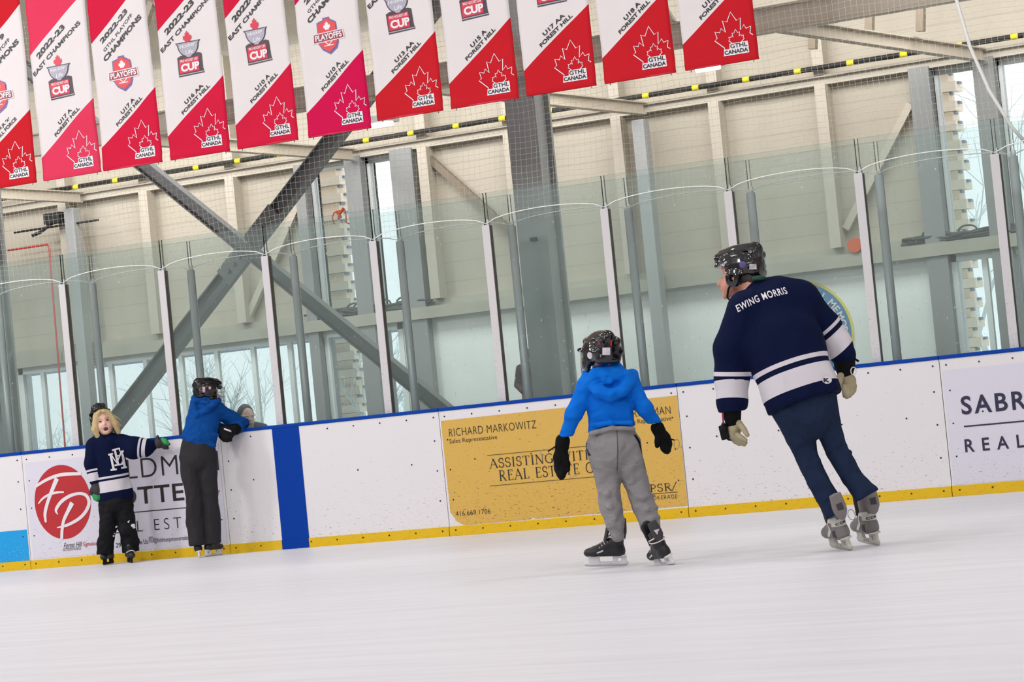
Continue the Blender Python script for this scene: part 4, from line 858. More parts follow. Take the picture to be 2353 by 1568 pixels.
M['boot_black'] = mat('black_skate_boot', (24, 23, 26), 0.45, var=0.1, scale=20)
M['holder_white'] = mat('white_blade_holder', (216, 214, 216), 0.4, var=0.04)
M['holder_worn'] = mat('worn_blade_holder', (186, 182, 172), 0.5, var=0.15, scale=25)
M['lace'] = mat('white_lace', (222, 208, 210), 0.8, var=0.05)
M['blond'] = mat('blond_hair', (216, 190, 142), 0.6, var=0.3, scale=30, bump=0.9, bscale=60, stretch=(6, 6, 0.5), spec=0.2)
M['dark_hair'] = mat('dark_hair', (32, 25, 22), 0.5, var=0.3, scale=60, bump=0.5, bscale=90)
M['purple'] = mat('purple_helmet', (56, 48, 130), 0.15, var=0.1)
M['lips'] = mat('dark_mouth', (86, 24, 26), 0.4); M['eye'] = mat('dark_eye', (52, 40, 38), 0.3); M['brow'] = mat('brow_hair', (176, 140, 100), 0.7)
M['sticker'] = mat('white_sticker', (208, 200, 208), 0.5, var=0.05, scale=60)
M['pink_sticker'] = mat('pink_sticker', (204, 160, 172), 0.5)
M['tag_blue'] = mat('blue_sticker', (58, 74, 140), 0.5)
M['chrome'] = mat('chrome_wire', (180, 180, 184), 0.2, 0.9)

def jersey_mat(name, torso_bands, arm_bands):
    """navy knit with white bands; bands are given along the torso and along the arm (pixels of the pattern)"""
    m, nt, b_ = nodes_of(name); N = nt.nodes.new; L = nt.links.new
    def attr(n): a = N('ShaderNodeAttribute'); a.attribute_name = n; return a.outputs['Fac']
    def inside(src, bands):
        tot = None
        for lo, hi in bands:
            g = N('ShaderNodeMath'); g.operation = 'GREATER_THAN'; g.inputs[1].default_value = lo; L(src, g.inputs[0])
            l = N('ShaderNodeMath'); l.operation = 'LESS_THAN'; l.inputs[1].default_value = hi; L(src, l.inputs[0])
            p = N('ShaderNodeMath'); p.operation = 'MULTIPLY'; L(g.outputs[0], p.inputs[0]); L(l.outputs[0], p.inputs[1])
            if tot is None: tot = p.outputs[0]
            else:
                a = N('ShaderNodeMath'); a.operation = 'MAXIMUM'; L(tot, a.inputs[0]); L(p.outputs[0], a.inputs[1]); tot = a.outputs[0]
        return tot
    tb = inside(attr('torso_run'), torso_bands); ab = inside(attr('arm_run'), arm_bands)
    mx = N('ShaderNodeMix'); L(attr('is_arm'), mx.inputs[0]); L(tb, mx.inputs[2]); L(ab, mx.inputs[3])
    cm = N('ShaderNodeMix'); cm.data_type = 'RGBA'; L(mx.outputs[0], cm.inputs[0]); cm.inputs[6].default_value = lin((9, 18, 50)); cm.inputs[7].default_value = lin((206, 200, 206)); L(cm.outputs[2], b_.inputs['Base Color'])
    b_.inputs['Roughness'].default_value = 0.85; b_.inputs['Specular IOR Level'].default_value = 0.1
    tc = N('ShaderNodeTexCoord'); nz = N('ShaderNodeTexNoise'); nz.inputs['Scale'].default_value = 220; L(tc.outputs['Object'], nz.inputs['Vector'])
    bp = N('ShaderNodeBump'); bp.inputs['Strength'].default_value = 0.1; bp.inputs['Distance'].default_value = 0.004; L(nz.outputs['Fac'], bp.inputs['Height']); L(bp.outputs[0], b_.inputs['Normal']); L(fold_bump(nt, tc, 0.45, (6, 6, 3.2)), bp.inputs['Normal'])
    return m

class Figure:
    """measures taken on the photo (px) turned into metres at the figure's own distance"""
    def __init__(s, foot):
        s.base = on_ice(*foot); s.d0 = dist_of(s.base); s.s = FPX/s.d0
    def J(s, x, y, dd=0.0): return far(x, y, s.d0+dd)
    def r(s, px): return px/s.s
    def box(s, x0, x1, y0, y1, d0, d1):
        P = np.array([s.J(x, y, d) for x in (x0, x1) for y in (y0, y1) for d in (d0, d1)]); return P.min(0)-0.03, P.max(0)+0.03
    def chain(s, S_, pts, k=0.0, flat=None, op='add'):
        for a, b in zip(pts[:-1], pts[1:]):
            S_.cone(s.J(*a[:3]), s.J(*b[:3]), s.r(a[3]), s.r(b[3]), s.r(k), (FWD, flat) if flat else None, op)
    def run(s, V, pts):                      # running length along a chain and the distance to it
        best = np.full(len(V), 1e9); L_ = np.zeros(len(V)); acc = 0.0
        for a, b in zip(pts[:-1], pts[1:]):
            A = s.J(*a[:3]); B = s.J(*b[:3]); ab = B-A; n = np.linalg.norm(ab); t = (V-A) @ ab/(n*n)
            tc = np.clip(t, 0, 1); d = np.linalg.norm(V-A-tc[:, None]*ab, axis=1)-(s.r(a[3])+(s.r(b[3])-s.r(a[3]))*tc)
            m = d < best; best[m] = d[m]; L_[m] = (acc+np.clip(t, 0, 1.6 if b is pts[-1] else 1.0)*n)[m]*s.s; acc += n
        return L_, best
def local(fwd, up):
    f = np.array(fwd, float); u = np.array(up, float); u /= np.linalg.norm(u); f -= u*(f @ u); f /= np.linalg.norm(f); return np.array([f, np.cross(u, f), u])
FH = np.array([FWD[0], FWD[1], 0]); FH /= np.linalg.norm(FH); RH = np.array([RGT[0], RGT[1], 0]); RH /= np.linalg.norm(RH); ZZ = np.array([0, 0, 1.0])

def img_up(tilt_px):                         # direction in the picture plane: (dx, dy) with dy upward
    v = RGT*tilt_px[0]+UPV*tilt_px[1]; return v/np.linalg.norm(v)
def place(mesh_, Mx, o, sc=1.0):
    V, F = mesh_; return V*sc @ Mx+np.array(o), F

# ---- hockey helmet in its own frame: x forward, y left, z up, centred on the skull
_hc = {}
def helmet_shell(style):
    if style in _hc: return _hc[style]
    S_ = SDF((-0.17, -0.15, -0.16), (0.19, 0.15, 0.17), 0.0042)
    S_.ell((0, 0, 0), (0.136, 0.105, 0.116)); S_.ell((-0.055, 0, 0.0), (0.088, 0.099, 0.103), k=0.02)
    S_.cone((0.085, 0, 0.06), (-0.10, 0, 0.075), 0.045, 0.045, k=0.02)
    for q in (-1, 1):
        S_.cone((0.10, q*0.045, 0.055), (-0.11, q*0.05, 0.05), 0.026, 0.03, k=0.012)
        S_.cone((0.07, q*0.085, 0.0), (-0.10, q*0.075, -0.01), 0.022, 0.026, k=0.010)
        S_.ell((0.0, q*0.092, -0.07), (0.058, 0.02, 0.055), k=0.012)
    S_.cone((-0.105, 0.05, -0.05), (-0.105, -0.05, -0.05), 0.03, 0.03, k=0.02)
    S_.cone((0.115, 0.045, 0.016), (0.115, -0.045, 0.016), 0.014, 0.014, k=0.012)      # brow edge
    S_.cut((0, 0, -0.125), (0, 0, -1))
    S_.boxs((0.135, 0, -0.095), (0.085, 0.2, 0.10), op='cut', k=0.006)             # face opening
    S_.ell((0.02, 0, -0.13), (0.085, 0.080, 0.12), op='cut', k=0.004)              # head hollow
    S_.boxs((-0.12, 0, -0.135), (0.10, 0.2, 0.05), M=local((1, 0, 0.25), (-0.25, 0, 1)), op='cut', k=0.008)
    for q in (-1, 1):                                                                # grooves, vents and ear holes
        S_.cone((0.09, q*0.018, 0.117), (-0.06, q*0.022, 0.13), 0.006, 0.006, op='cut', k=0.003)
        S_.cone((0.06, q*0.082, 0.062), (0.0, q*0.09, 0.062), 0.008, 0.008, op='cut', k=0.003)
        S_.cone((-0.05, q*0.085, 0.06), (-0.095, q*0.066, 0.058), 0.008, 0.008, op='cut', k=0.003)
        S_.cone((0.03, q*0.12, 0.02), (-0.03, q*0.118, 0.03), 0.005, 0.005, op='cut', k=0.003)
        S_.ell((0.012, q*0.115, -0.075), (0.018, 0.03, 0.02), op='cut', k=0.003)
    _hc[style] = S_.mesh(1); return _hc[style]
def helmet(parent, base, c, fwd, up, sc=1.0, cage=False, m=None, straps=True):
    Mx = local(fwd, up)*1.0; B = lambda V: np.array(V)*sc @ Mx+c
    V, F = place(helmet_shell('a'), Mx, c, sc)
    h = obj('helmet', V, F, m or M['helmet'], parent, True, base); bv = bvh_of(V, F)
    for q in ((-1, 1) if straps else ()):
        MB().tube([B(p) for p in ((0.02, q*0.095, -0.10), (0.045, q*0.085, -0.13), (0.07, q*0.05, -0.165), (0.08, 0, -0.175))], 0.006*sc, 6).build('chin_strap', M['matte_black'], h, True, base)
        MB().tube([B((0.045, q*0.107, 0.0)), B((0.045, q*0.118, 0.0))], 0.008*sc, 8).build('screw', M['chrome'], h, True, base)
    if cage:
        mb = MB()
        fx = lambda th, z: (0.03+(0.125+0.012*math.cos(th)-0.10*max(0, -z-0.10))*math.cos(th), 0.104*math.sin(th)*(1-0.9*max(0, -z-0.10)), z)
        for z in (0.01, -0.03, -0.075, -0.115, -0.155): mb.tube([B(fx(t_, z)) for t_ in np.linspace(-1.45, 1.45, 17)], 0.0021, 6)
        for t_ in (-1.45, -1.1, -0.75, -0.4, -0.12, 0.12, 0.4, 0.75, 1.1, 1.45): mb.tube([B(fx(t_, z)) for z in np.linspace(0.02, -0.16, 8)], 0.0021, 6)
        mb.build('face_cage', M['chrome'], h, True, base)
        for q in (-1, 1): MB().tube([B((0.06, q*0.105, 0.012)), B((0.085, q*0.108, 0.006))], 0.009*sc, 8).build('cage_clip', M['matte_black'], h, True, base)
        S_ = SDF((0.05, -0.07, -0.2), (0.16, 0.07, -0.12), 0.005); S_.ell((0.105, 0, -0.162), (0.03, 0.04, 0.02)); V2, F2 = place(S_.mesh(1), Mx, c, sc); obj('chin_cup', V2, F2, M['matte_black'], h, True, base)
    return h, bv, B, Mx
def sticker(h, base, bv, fig, pxc, w, hgt, m, name='sticker', rot=0.0, round_=False, dd=0.0, txt=None):
    c = fig.J(pxc[0], pxc[1], dd); a = math.cos(rot)*RGT+math.sin(rot)*UPV; b = -math.sin(rot)*RGT+math.cos(rot)*UPV; mb = MB()
    if txt:
        V, F, asp = text_mesh(txt, 0.02); V = [c+a*(v[0]-.5)*fig.r(w)+b*(v[1]-.5)*fig.r(hgt) for v in V]; decal(mb, bv, V, F, FWD, 0.0035, 0.01)
    else:
        n = 20 if round_ else 4
        P = [c+a*fig.r(w)/2*math.cos(q)+b*fig.r(hgt)/2*math.sin(q) for q in np.linspace(0, 2*PI, n+1)[:-1]] if round_ else [c+a*x*fig.r(w)/2+b*y*fig.r(hgt)/2 for x, y in ((-1, -1), (1, -1), (1, 1), (-1, 1))]
        decal(mb, bv, P, [tuple(range(len(P)))], FWD, 0.002, 0.006)
    return mb.build(name, m, h, base=base)

# ---- skate in its own frame: x toe, y left, z up, blade on z = 0, heel near x = 0
_sk = {}
def skate_parts():
    if _sk: return _sk
    S_ = SDF((-0.06, -0.08, 0.04), (0.32, 0.08, 0.33), 0.005)
    S_.ell((0.05, 0, 0.105), (0.056, 0.040, 0.052)); S_.cone((0.055, 0, 0.13), (0.050, 0, 0.255), 0.047, 0.051, k=0.02, flat=((0, 1, 0), 0.82))
    S_.cone((0.05, 0, 0.10), (0.20, 0, 0.098), 0.040, 0.036, k=0.02); S_.ell((0.225, 0, 0.097), (0.060, 0.044, 0.036), k=0.02); S_.cone((0.09, 0, 0.16), (0.20, 0, 0.115), 0.040, 0.028, k=0.02)
    for q in (-1, 1): S_.ell((0.06, q*0.03, 0.165), (0.025, 0.018, 0.025), k=0.015)
    S_.cut((0, 0, 0.070), (0, 0, -1)); S_.cut((0.05, 0, 0.262), (0.25, 0, 1)); S_.cone((0.055, 0, 0.22), (0.052, 0, 0.30), 0.036, 0.040, op='cut', flat=((0, 1, 0), 0.82)); _sk['boot'] = S_.mesh(1)
    S_ = SDF((-0.05, -0.07, 0.14), (0.05, 0.07, 0.36), 0.004); S_.ell((0.002, 0, 0.255), (0.016, 0.040, 0.075)); S_.boxs((-0.002, 0, 0.275), (0.009, 0.036, 0.055), rad=0.009, k=0.01); _sk['guard'] = S_.mesh(1)
    S_ = SDF((0.04, -0.06, 0.16), (0.2, 0.06, 0.37), 0.005); S_.cone((0.135, 0, 0.175), (0.105, 0, 0.30), 0.036, 0.045, flat=((1, 0, 0.2), 0.32)); _sk['tongue'] = S_.mesh(1)
    S_ = SDF((-0.05, -0.03, 0.0), (0.34, 0.03, 0.09), 0.0035)
    S_.boxs((0.035, 0, 0.045), (0.048, 0.011, 0.032), rad=0.008); S_.boxs((0.215, 0, 0.045), (0.042, 0.011, 0.032), rad=0.008); S_.boxs((0.125, 0, 0.022), (0.152, 0.0085, 0.012), rad=0.008, k=0.01)
    for x, hw in ((0.035, 0.045), (0.215, 0.04)): S_.boxs((x, 0, 0.074), (hw, 0.030, 0.006), rad=0.005, k=0.008)
    for x in (0.085, 0.11, 0.135, 0.16): S_.boxs((x, 0, 0.022), (0.006, 0.05, 0.005), op='cut', rad=0.002)
    S_.ell((0.035, 0, 0.045), (0.014, 0.05, 0.012), op='cut'); _sk['holder'] = S_.mesh(1)
    mb = MB(); prof = [(-0.024, 0.012), (-0.015, 0.003), (0.02, 0.0), (0.23, 0.0), (0.27, 0.004), (0.285, 0.016), (0.27, 0.02), (-0.015, 0.02)]
    mb.V = [(x, y, z) for y in (-0.002, 0.002) for x, z in prof]; n = len(prof); mb.F = [tuple(range(n)), tuple(range(2*n-1, n-1, -1))]+[(i, i+n, (i+1) % n+n, (i+1) % n) for i in range(n)]
    _sk['blade'] = (np.array(mb.V), mb.F)
    return _sk
def skate(parent, base, heel, fwd, up, sc, style):
    K = skate_parts(); Mx = local(fwd, up); B = lambda p: np.array(p)*sc @ Mx+heel
    mats = dict(man=(M['boot_grey'], M['boot_grey'], M['holder_worn'], M['boot_dark']), kid=(M['boot_black'], M['boot_dark'], M['holder_white'], M['boot_black']), boy=(M['boot_black'], M['boot_black'], M['holder_white'], M['boot_black']), girl=(M['boot_black'], M['boot_black'], M['matte_black'], M['boot_black']))[style]
    t = obj('skate', *place(K['boot'], Mx, heel, sc), mats[0], parent, True, base)
    if style in ('man', 'kid'):
        obj('tendon_guard', *place(K['guard'], Mx, np.array(heel)-Mx[0]*(.050 if style == 'man' else 0), sc), mats[1], t, True, base)
        obj('tongue', *place(K['tongue'], Mx, heel, sc), mats[3], t, True, base)
    obj('blade_holder', *place(K['holder'], Mx, heel, sc), mats[2], t, True, base); obj('blade', *place(K['blade'], Mx, heel, sc), M['steel'], t, False, base)
    return t, B, Mx
def on_boot(t, base, bv, B, name, polys, m, side, off=0.002):
    """flat panel laid on the boot; side 'back' -> (y, z) seen from behind, 'left'/'right' -> (x, z)"""
    mb = MB()
    for P in polys:
        if side == 'back': Q = [B((-0.12, y, z)) for y, z in P]; d = B((1, 0, 0))-B((0, 0, 0))
        else: q = 1 if side == 'left' else -1; Q = [B((x, q*0.15, z)) for x, z in P]; d = B((0, -q, 0))-B((0, 0, 0))
        decal(mb, bv, Q, [tuple(range(len(Q)))], d, off, 0.012)
    return mb.build(name, m, t, base=base)
def hand(fig, parent, base, palm, fingers, thumb, name, m, k=4, h=0.0035, cuff=None, extra=None):
    """glove or mitten: palm and finger chains measured in px"""
    A = [p for ch_ in [palm, thumb]+fingers for p in ch_]
    P = np.array([fig.J(*p[:3]) for p in A]); S_ = SDF(P.min(0)-0.06, P.max(0)+0.06, h)
    fig.chain(S_, palm, k); [fig.chain(S_, f_, k*0.25) for f_ in fingers]; fig.chain(S_, thumb, k*0.4)
    if extra: extra(S_)
    V, F = S_.mesh(1); o = obj(name, V, F, m, parent, True, base)
    if cuff:
        P = np.array([fig.J(*p[:3]) for p in cuff]); S_ = SDF(P.min(0)-0.07, P.max(0)+0.07, 0.004); fig.chain(S_, cuff, 3); obj('cuff', *S_.mesh(1), M['knit_black'] if m is not M['glove_grey'] else M['glove_grey'], o, True, base)
    return o
def body(fig, box_, torso, arms, legs, neck, head, label, skin, feats=None, h=0.007, flat=0.7):
    S_ = SDF(*box_, h)
    fig.chain(S_, torso, 14, flat)
    for c in arms: fig.chain(S_, c, 8)
    for c in legs: fig.chain(S_, c, 8)
    fig.chain(S_, neck, 6)
    (hc, hr, hM) = head; S_.ell(hc, hr, hM, k=0.01)
    if feats: feats(S_)
    V, F = S_.mesh(1)
    o = obj('person', V, F, skin, None, True, fig.base); tag(o, label, 'person'); return o
def cloth(fig, name, parent, box_, build, m, h=0.008, amp=0.006, freq=7, stretch=(1, 1, 1), seed=0, smooth=3):
    S_ = SDF(*box_, h); build(S_); V, F = S_.mesh(smooth)
    if amp: V = wrinkle(V, F, amp, freq, stretch, seed)
    o = obj(name, V, F, m, parent, True, fig.base); return o, V, F
# ---- the man in the navy jersey
f = Figure((1965, 1265)); f.base = on_ice(1950, 1265); bs = f.base
hm_c = f.J(1699, 612, 0.30); hm_f = -0.86*RH+0.42*FH-0.20*ZZ; hm_u = img_up((-0.02, 1))+0.32*FH*0.4-0.25*RH*0.3
HMx = local(hm_f, hm_u)
aL = [(1712, 712, .12, 44), (1681, 800, .10, 41), (1681, 870, .10, 38), (1682, 925, .08, 34), (1682, 948, .07, 29)]
aR = [(1836, 692, .18, 46), (1896, 752, .22, 37), (1922, 790, .2, 33), (1938, 816, .17, 29)]
tor = [(1775, 725, .17, 74), (1802, 800, .06, 88), (1842, 908, -.02, 83), (1858, 955, -.03, 82)]
lL = [(1824, 942, 0, 52), (1839, 1003, .02, 35), (1853, 1050, .03, 26.5), (1880, 1106, 0, 26), (1926, 1184, -.02, 26), (1934, 1204, -.02, 19)]
lR = [(1878, 922, 0, 48), (1900, 975, .02, 32), (1924, 1038, .04, 26), (1958, 1098, .01, 24), (1992, 1140, -.02, 29), (2006, 1178, -.02, 20)]
def feats(S_):
    H = lambda p: np.array(p) @ HMx+hm_c
    S_.ell(H((0.055, 0, -0.10)), (0.058, 0.055, 0.055), HMx, k=0.02); S_.cone(H((0.105, 0, -0.055)), H((0.125, 0, -0.078)), 0.012, 0.016, k=0.01)
    S_.cone(H((0.112, 0.016, -0.108)), H((0.112, -0.016, -0.108)), 0.009, 0.009, k=0.006); S_.cone(H((0.095, 0, -0.145)), H((0.09, 0, -0.14)), 0.022, 0.022, k=0.015)
    for q in (-1, 1): S_.ell(H((0.0, q*0.078, -0.075)), (0.02, 0.012, 0.034), HMx, k=0.005)
sub = lambda ch_, n: [(a, b, c, max(5, (d-n)*(0.42 if (i == len(ch_)-1 and n <= 9) else 1))) for i, (a, b, c, d) in enumerate(ch_)]
man = body(f, f.box(1630, 2060, 590, 1230, -.25, .55), sub(tor, 30), [sub(aL, 14)+[(1688, 985, .07, 13)], sub(aR, 12)+[(1942, 880, .17, 13)]], [sub(lL[:-2], 9), sub(lR[:-2], 9)], [(1752, 690, .2, 34), (1722, 650, .26, 27)],
           (hm_c, (0.098, 0.078, 0.108), HMx), 'skating man in a navy EWING MORRIS jersey, jeans and black helmet, leaning left', M['skin_tan'], feats)
def jb(S_):
    f.chain(S_, tor[:3]+[(1866, 985, -.04, 84)], 30, .66); f.chain(S_, [(1716, 712, .13, 42), (1790, 694, .16, 52), (1838, 694, .17, 46)], 30); f.chain(S_, [(1760, 690, .2, 46), (1745, 668, .23, 32)], 22)
    f.chain(S_, aL, 14); f.chain(S_, aR, 14)
    c = f.J(1849, 928, -.02); ax = f.J(1858, 955, -.03)-f.J(1802, 800, .06); ax /= np.linalg.norm(ax)
    lo, hi = f.box(1735, 1960, 880, 1120, -.35, .35); S_.cut_local(lo, hi, c, ax)
    lo, hi = f.box(1630, 1722, 935, 1000, -.1, .3); S_.cut_local(lo, hi, f.J(1682, 946, .07), -ZZ+0.05*RH)
jo, V, F = cloth(f, 'jersey', man, f.box(1610, 2000, 610, 1080, -.3, .5), jb, None, 0.0075, 0.007, 5.5, (1, 1, 0.45), 2, 3)
jm = jersey_mat('navy_and_white_jersey', [(28, 74), (87, 98)], [(150, 160), (173, 215), (1088, 1096), (1107, 1150)]); jo.data.materials.append(jm)
ax = f.J(1802, 800, .06)-f.J(1858, 955, -.03); ax /= np.linalg.norm(ax)
L1, d1 = f.run(V, aL); _, d2 = f.run(V, aR); aa = f.J(1836, 692, .18); ab_ = f.J(1922, 790, .2)-aa; L2 = (V-aa) @ (ab_/np.linalg.norm(ab_))*f.s; _, d0 = f.run(V, [(a, b, c, d*0.9) for a, b, c, d in tor])
tv = axis_cut_coord(V, f.J(1849, 928, -.02), ax, f.s)
set_attr(jo, 'torso_run', 'POINT', tv); set_attr(jo, 'arm_run', 'POINT', np.where(d1 < d2, L1, L2+1000))
fa = np.minimum(d1, d2)[F].mean(1) < d0[F].mean(1); set_attr(jo, 'is_arm', 'FACE', fa.astype(float))
jbv = bvh_of(V, F)
mb = MB(); txt = 'EWING MORRIS'; Vt, Ft, _ = text_mesh(txt, 0.018, 1.14)
def arcpos(u, v):                            # the name follows the shoulders in a shallow arc
    x = 1697+u*115; y = 718-u*43-6*math.sin(PI*u)
    return f.J(x-v*17*0.36, y-v*17*0.93, 0.0)
decal(mb, jbv, [arcpos(v[0], v[1]) for v in Vt], Ft, FWD, 0.0035, 0.012); mb.build('name_lettering', M['white_print'], jo, base=bs)
mb = MB(); decal(mb, jbv, [f.J(1908+12*math.cos(q)+2, 875+8.5*math.sin(q), -.3) for q in np.linspace(0, 2*PI, 25)[:-1]], [tuple(range(24))], FWD, 0.003, 0.02); mb.build('hem_patch', M['white_print'], jo, base=bs)
mb = MB(); Vt, Ft, _ = text_mesh('K', 0.05); decal(mb, jbv, [f.J(1901+v[0]*16, 880-v[1]*10, -.3) for v in Vt], Ft, FWD, 0.0055, 0.02); mb.build('patch_letter', M['navy_print'], jo, base=bs)
def pb(S_):
    f.chain(S_, [(1843, 905, -.01, 68), (1852, 945, -.01, 70)], 10, .74); f.chain(S_, lL[:-1]+[(1932, 1200, -.02, 27)], 4); f.chain(S_, lR[:-1]+[(1999, 1162, -.02, 31)], 4)
    for x, y in ((1852, 1046), (1860, 1062)): f.chain(S_, [(x-22, y+4, .0, 5), (x+20, y-4, -.02, 6)], 5)
    for x, y in ((1922, 1028), (1932, 1044)): f.chain(S_, [(x-20, y+8, .0, 5), (x+20, y-4, -.0, 6)], 5)
    for q, x0, x1 in (((1924, 1180), 1880, 1968), ((1998, 1156), 1969, 2065)): lo, hi = f.box(x0, x1, 1138, 1240, -.3, .3); S_.cut_local(lo, hi, f.J(*q, -.02), f.J(1926, 1184, -.02)-f.J(1880, 1106, 0))
cloth(f, 'jeans', man, f.box(1740, 2060, 850, 1235, -.3, .35), pb, M['denim'], 0.0075, 0.006, 12, (1, 1, 0.8), 9, 2)
h, bv, B, Mx = helmet(man, bs, hm_c, hm_f, hm_u, 0.98)
sticker(h, bs, bv, f, (1737, 611), 17, 12, M['sticker']); s_ = sticker(h, bs, bv, f, (1713, 606), 15, 15, M['tag_blue'], 'round_sticker', 0, True)
sticker(h, bs, bv, f, (1712, 609), 9, 9, M['red_print'], 'sticker_mark', 0, True).parent = h
sticker(h, bs, bv, f, (1671, 603), 17, 4, M['white_print'], 'helmet_lettering', 0.55, txt='BAUER')
S_ = SDF(*f.box(1680, 1760, 600, 680, .1, .5), 0.005); S_.ell(hm_c+np.array((-0.045, 0, -0.07)) @ HMx, (0.066, 0.078, 0.072), HMx); f.chain(S_, [(1722, 635, .24, 22), (1734, 650, .22, 18)], 5)
Vh, Fh = S_.mesh(1); obj('hair', wrinkle(Vh, Fh, 0.004, 60, (1, 1, .3)), Fh, M['dark_hair'], man, True, bs)
mb = MB(); mb.tube([f.J(1745+14*math.cos(q), 644+5*math.sin(q), .21+.09*math.sin(q)) for q in np.linspace(0, 2*PI, 20)[:-1]], f.r(6), 6, True); mb.build('neck_gaiter', mat('green_collar', (24, 66, 50), .8), man, True, bs)
mb = MB(); mb.tube([f.J(1674, 672, .34), f.J(1680, 677, .33), f.J(1688, 676, .3)], [f.r(4), f.r(6), f.r(6)], 8); mb.build('red_collar', M['red'], man, True, bs)
# gloves with tan palms
G1 = hand(f, man, bs, [(1691, 969, .07, 12), (1688, 984, .07, 15.5), (1686, 997, .08, 15)], [[(1695, 1000, .03, 6.5), (1704, 1006, .0, 6), (1713, 1012, -.01, 5)], [(1692, 1004, .06, 7), (1702, 1012, .03, 6.5), (1713, 1018, .01, 5)], [(1688, 1007, .09, 7), (1698, 1016, .07, 6.5), (1710, 1022, .05, 5)], [(1682, 1004, .11, 7), (1689, 1014, .12, 6.5), (1699, 1021, .11, 5)]],
          [(1698, 973, .04, 8), (1709, 987, .0, 7), (1717, 1000, -.02, 5.5)], 'glove', M['tan_leather'], 3, cuff=[(1681, 944, .07, 23), (1684, 966, .07, 19)])
S_ = SDF(*f.box(1645, 1705, 955, 1020, .0, .25), 0.004); f.chain(S_, [(1679, 966, .09, 11), (1678, 988, .10, 15), (1678, 1003, .11, 11)], 4); obj('glove_back', *S_.mesh(1), M['matte_black'], G1, True, bs)
MB().tube([f.J(1660, 932, .04), f.J(1661, 950, .04), f.J(1662, 975, .04)], [f.r(3), f.r(3), f.r(1.6)], 6).build('wrist_strap', mat('raspberry_strap', (158, 30, 70), .6), G1, True, bs)
S_ = SDF(*f.box(1645, 1685, 965, 1020, .0, .15), 0.0035); S_.boxs(f.J(1664, 994, .06), (f.r(10), .010, f.r(17)), M=local(RGT+0.25*UPV, UPV-0.25*RGT), rad=.006); f.chain(S_, [(1662, 974, .05, 4), (1663, 985, .055, 9)], 3); obj('strap_pouch', *S_.mesh(1), M['matte_black'], G1, True, bs)
G2 = hand(f, man, bs, [(1944, 862, .16, 16), (1949, 876, .16, 18), (1952, 888, .15, 16)], [[(1940, 890, .11, 7.5), (1941, 900, .09, 7), (1942, 909, .08, 6.5)], [(1947, 893, .12, 8), (1948, 903, .10, 7.5), (1946, 911, .08, 6.5)], [(1955, 892, .14, 8), (1955, 902, .12, 7.5), (1951, 909, .10, 6.5)], [(1962, 887, .17, 7.5), (1961, 897, .15, 7), (1957, 904, .13, 6)]],
          [(1932, 864, .12, 8), (1928, 882, .08, 7), (1926, 898, .07, 5.5)], 'glove', M['tan_leather'], 3, cuff=[(1940, 818, .17, 27), (1941, 840, .17, 24), (1942, 856, .16, 19)])
MB().tube([f.J(1964, 824, .14), f.J(1970, 829, .14), f.J(1973, 831, .14)], [f.r(2), f.r(3), f.r(3)], 6).build('drawcord', M['matte_black'], G2, True, bs)
MB().tube([f.J(1961+6*math.cos(q), 853+9*math.sin(q), .12) for q in np.linspace(0, 2*PI, 13)[:-1]], f.r(1.4), 5, True).build('cord_loop', M['white_print'], G2, True, bs)
# skates
for (hx, hy), (tx, ty), dz in (((1956, 1266), (1917, 1157), 0), ((2018, 1255), (1992, 1136), 0)):
    hl = on_ice(hx, hy); top = far(tx, ty, dist_of(hl)-0.02); up = top-hl; fw = FH*0.95-RH*0.25
    t, B, Mx = skate(man, bs, hl+0.03*np.array(local(fw, up)[0])*0, fw, up, 0.98, 'man'); bvb = bvh_of(np.array([v.co[:] for v in t.data.vertices])+bs, [list(p.vertices) for p in t.data.polygons])
    on_boot(t, bs, bvb, B, 'heel_band', [[(-.044, .138), (.044, .150), (.044, .185), (0, .182), (-.044, .170)]], M['boot_pale'], 'back')
    on_boot(t, bs, bvb, B, 'heel_patch', [[(-.035, .085), (.035, .085), (.036, .135), (-.036, .135)]], M['boot_grey'], 'back', .003)
    on_boot(t, bs, bvb, B, 'side_band', [[(-.01, .17), (.06, .175), (.09, .12), (.14, .085), (.17, .085), (.12, .13), (.08, .19), (-.01, .20)]], M['boot_pale'], 'left')
    on_boot(t, bs, bvb, B, 'side_panel', [[(.10, .19), (.14, .17), (.13, .21), (.11, .225)], [(.03, .085), (.08, .09), (.06, .125), (.03, .13)]], M['boot_dark'], 'left')
    on_boot(t, bs, bvb, B, 'back_vent', [[(-.018, .205), (.018, .205), (.006, .235), (-.02, .235)]], M['boot_dark'], 'back', .004)
    mb = MB(); Vt, Ft, _ = text_mesh('CCM', .04, 1.3); decal(mb, bvb, [B((-.12, .030-.060*v[0], .152+.014*v[1])) for v in Vt], Ft, B((1, 0, 0))-B((0, 0, 0)), .005, .01); mb.build('boot_lettering', M['black_print'], t, base=bs)
    g = [c for c in t.children if c.name.startswith('tendon_guard')][0]; bvg = bvh_of(np.array([v.co[:] for v in g.data.vertices])+bs, [list(p.vertices) for p in g.data.polygons])
    on_boot(t, bs, bvg, B, 'guard_panel', [[(-.018, .235), (.018, .24), (.018, .275), (-.018, .275)]], M['boot_dark'], 'back', .002)
    if hx > 2000: MB().tube([B((.11+.022*math.cos(q), .07+.012*math.cos(q), .185+.03*math.sin(q))) for q in np.linspace(0, 2*PI, 16)[:-1]], .002, 5, True).build('lace_loop', M['mid_steel'], t, True, bs)

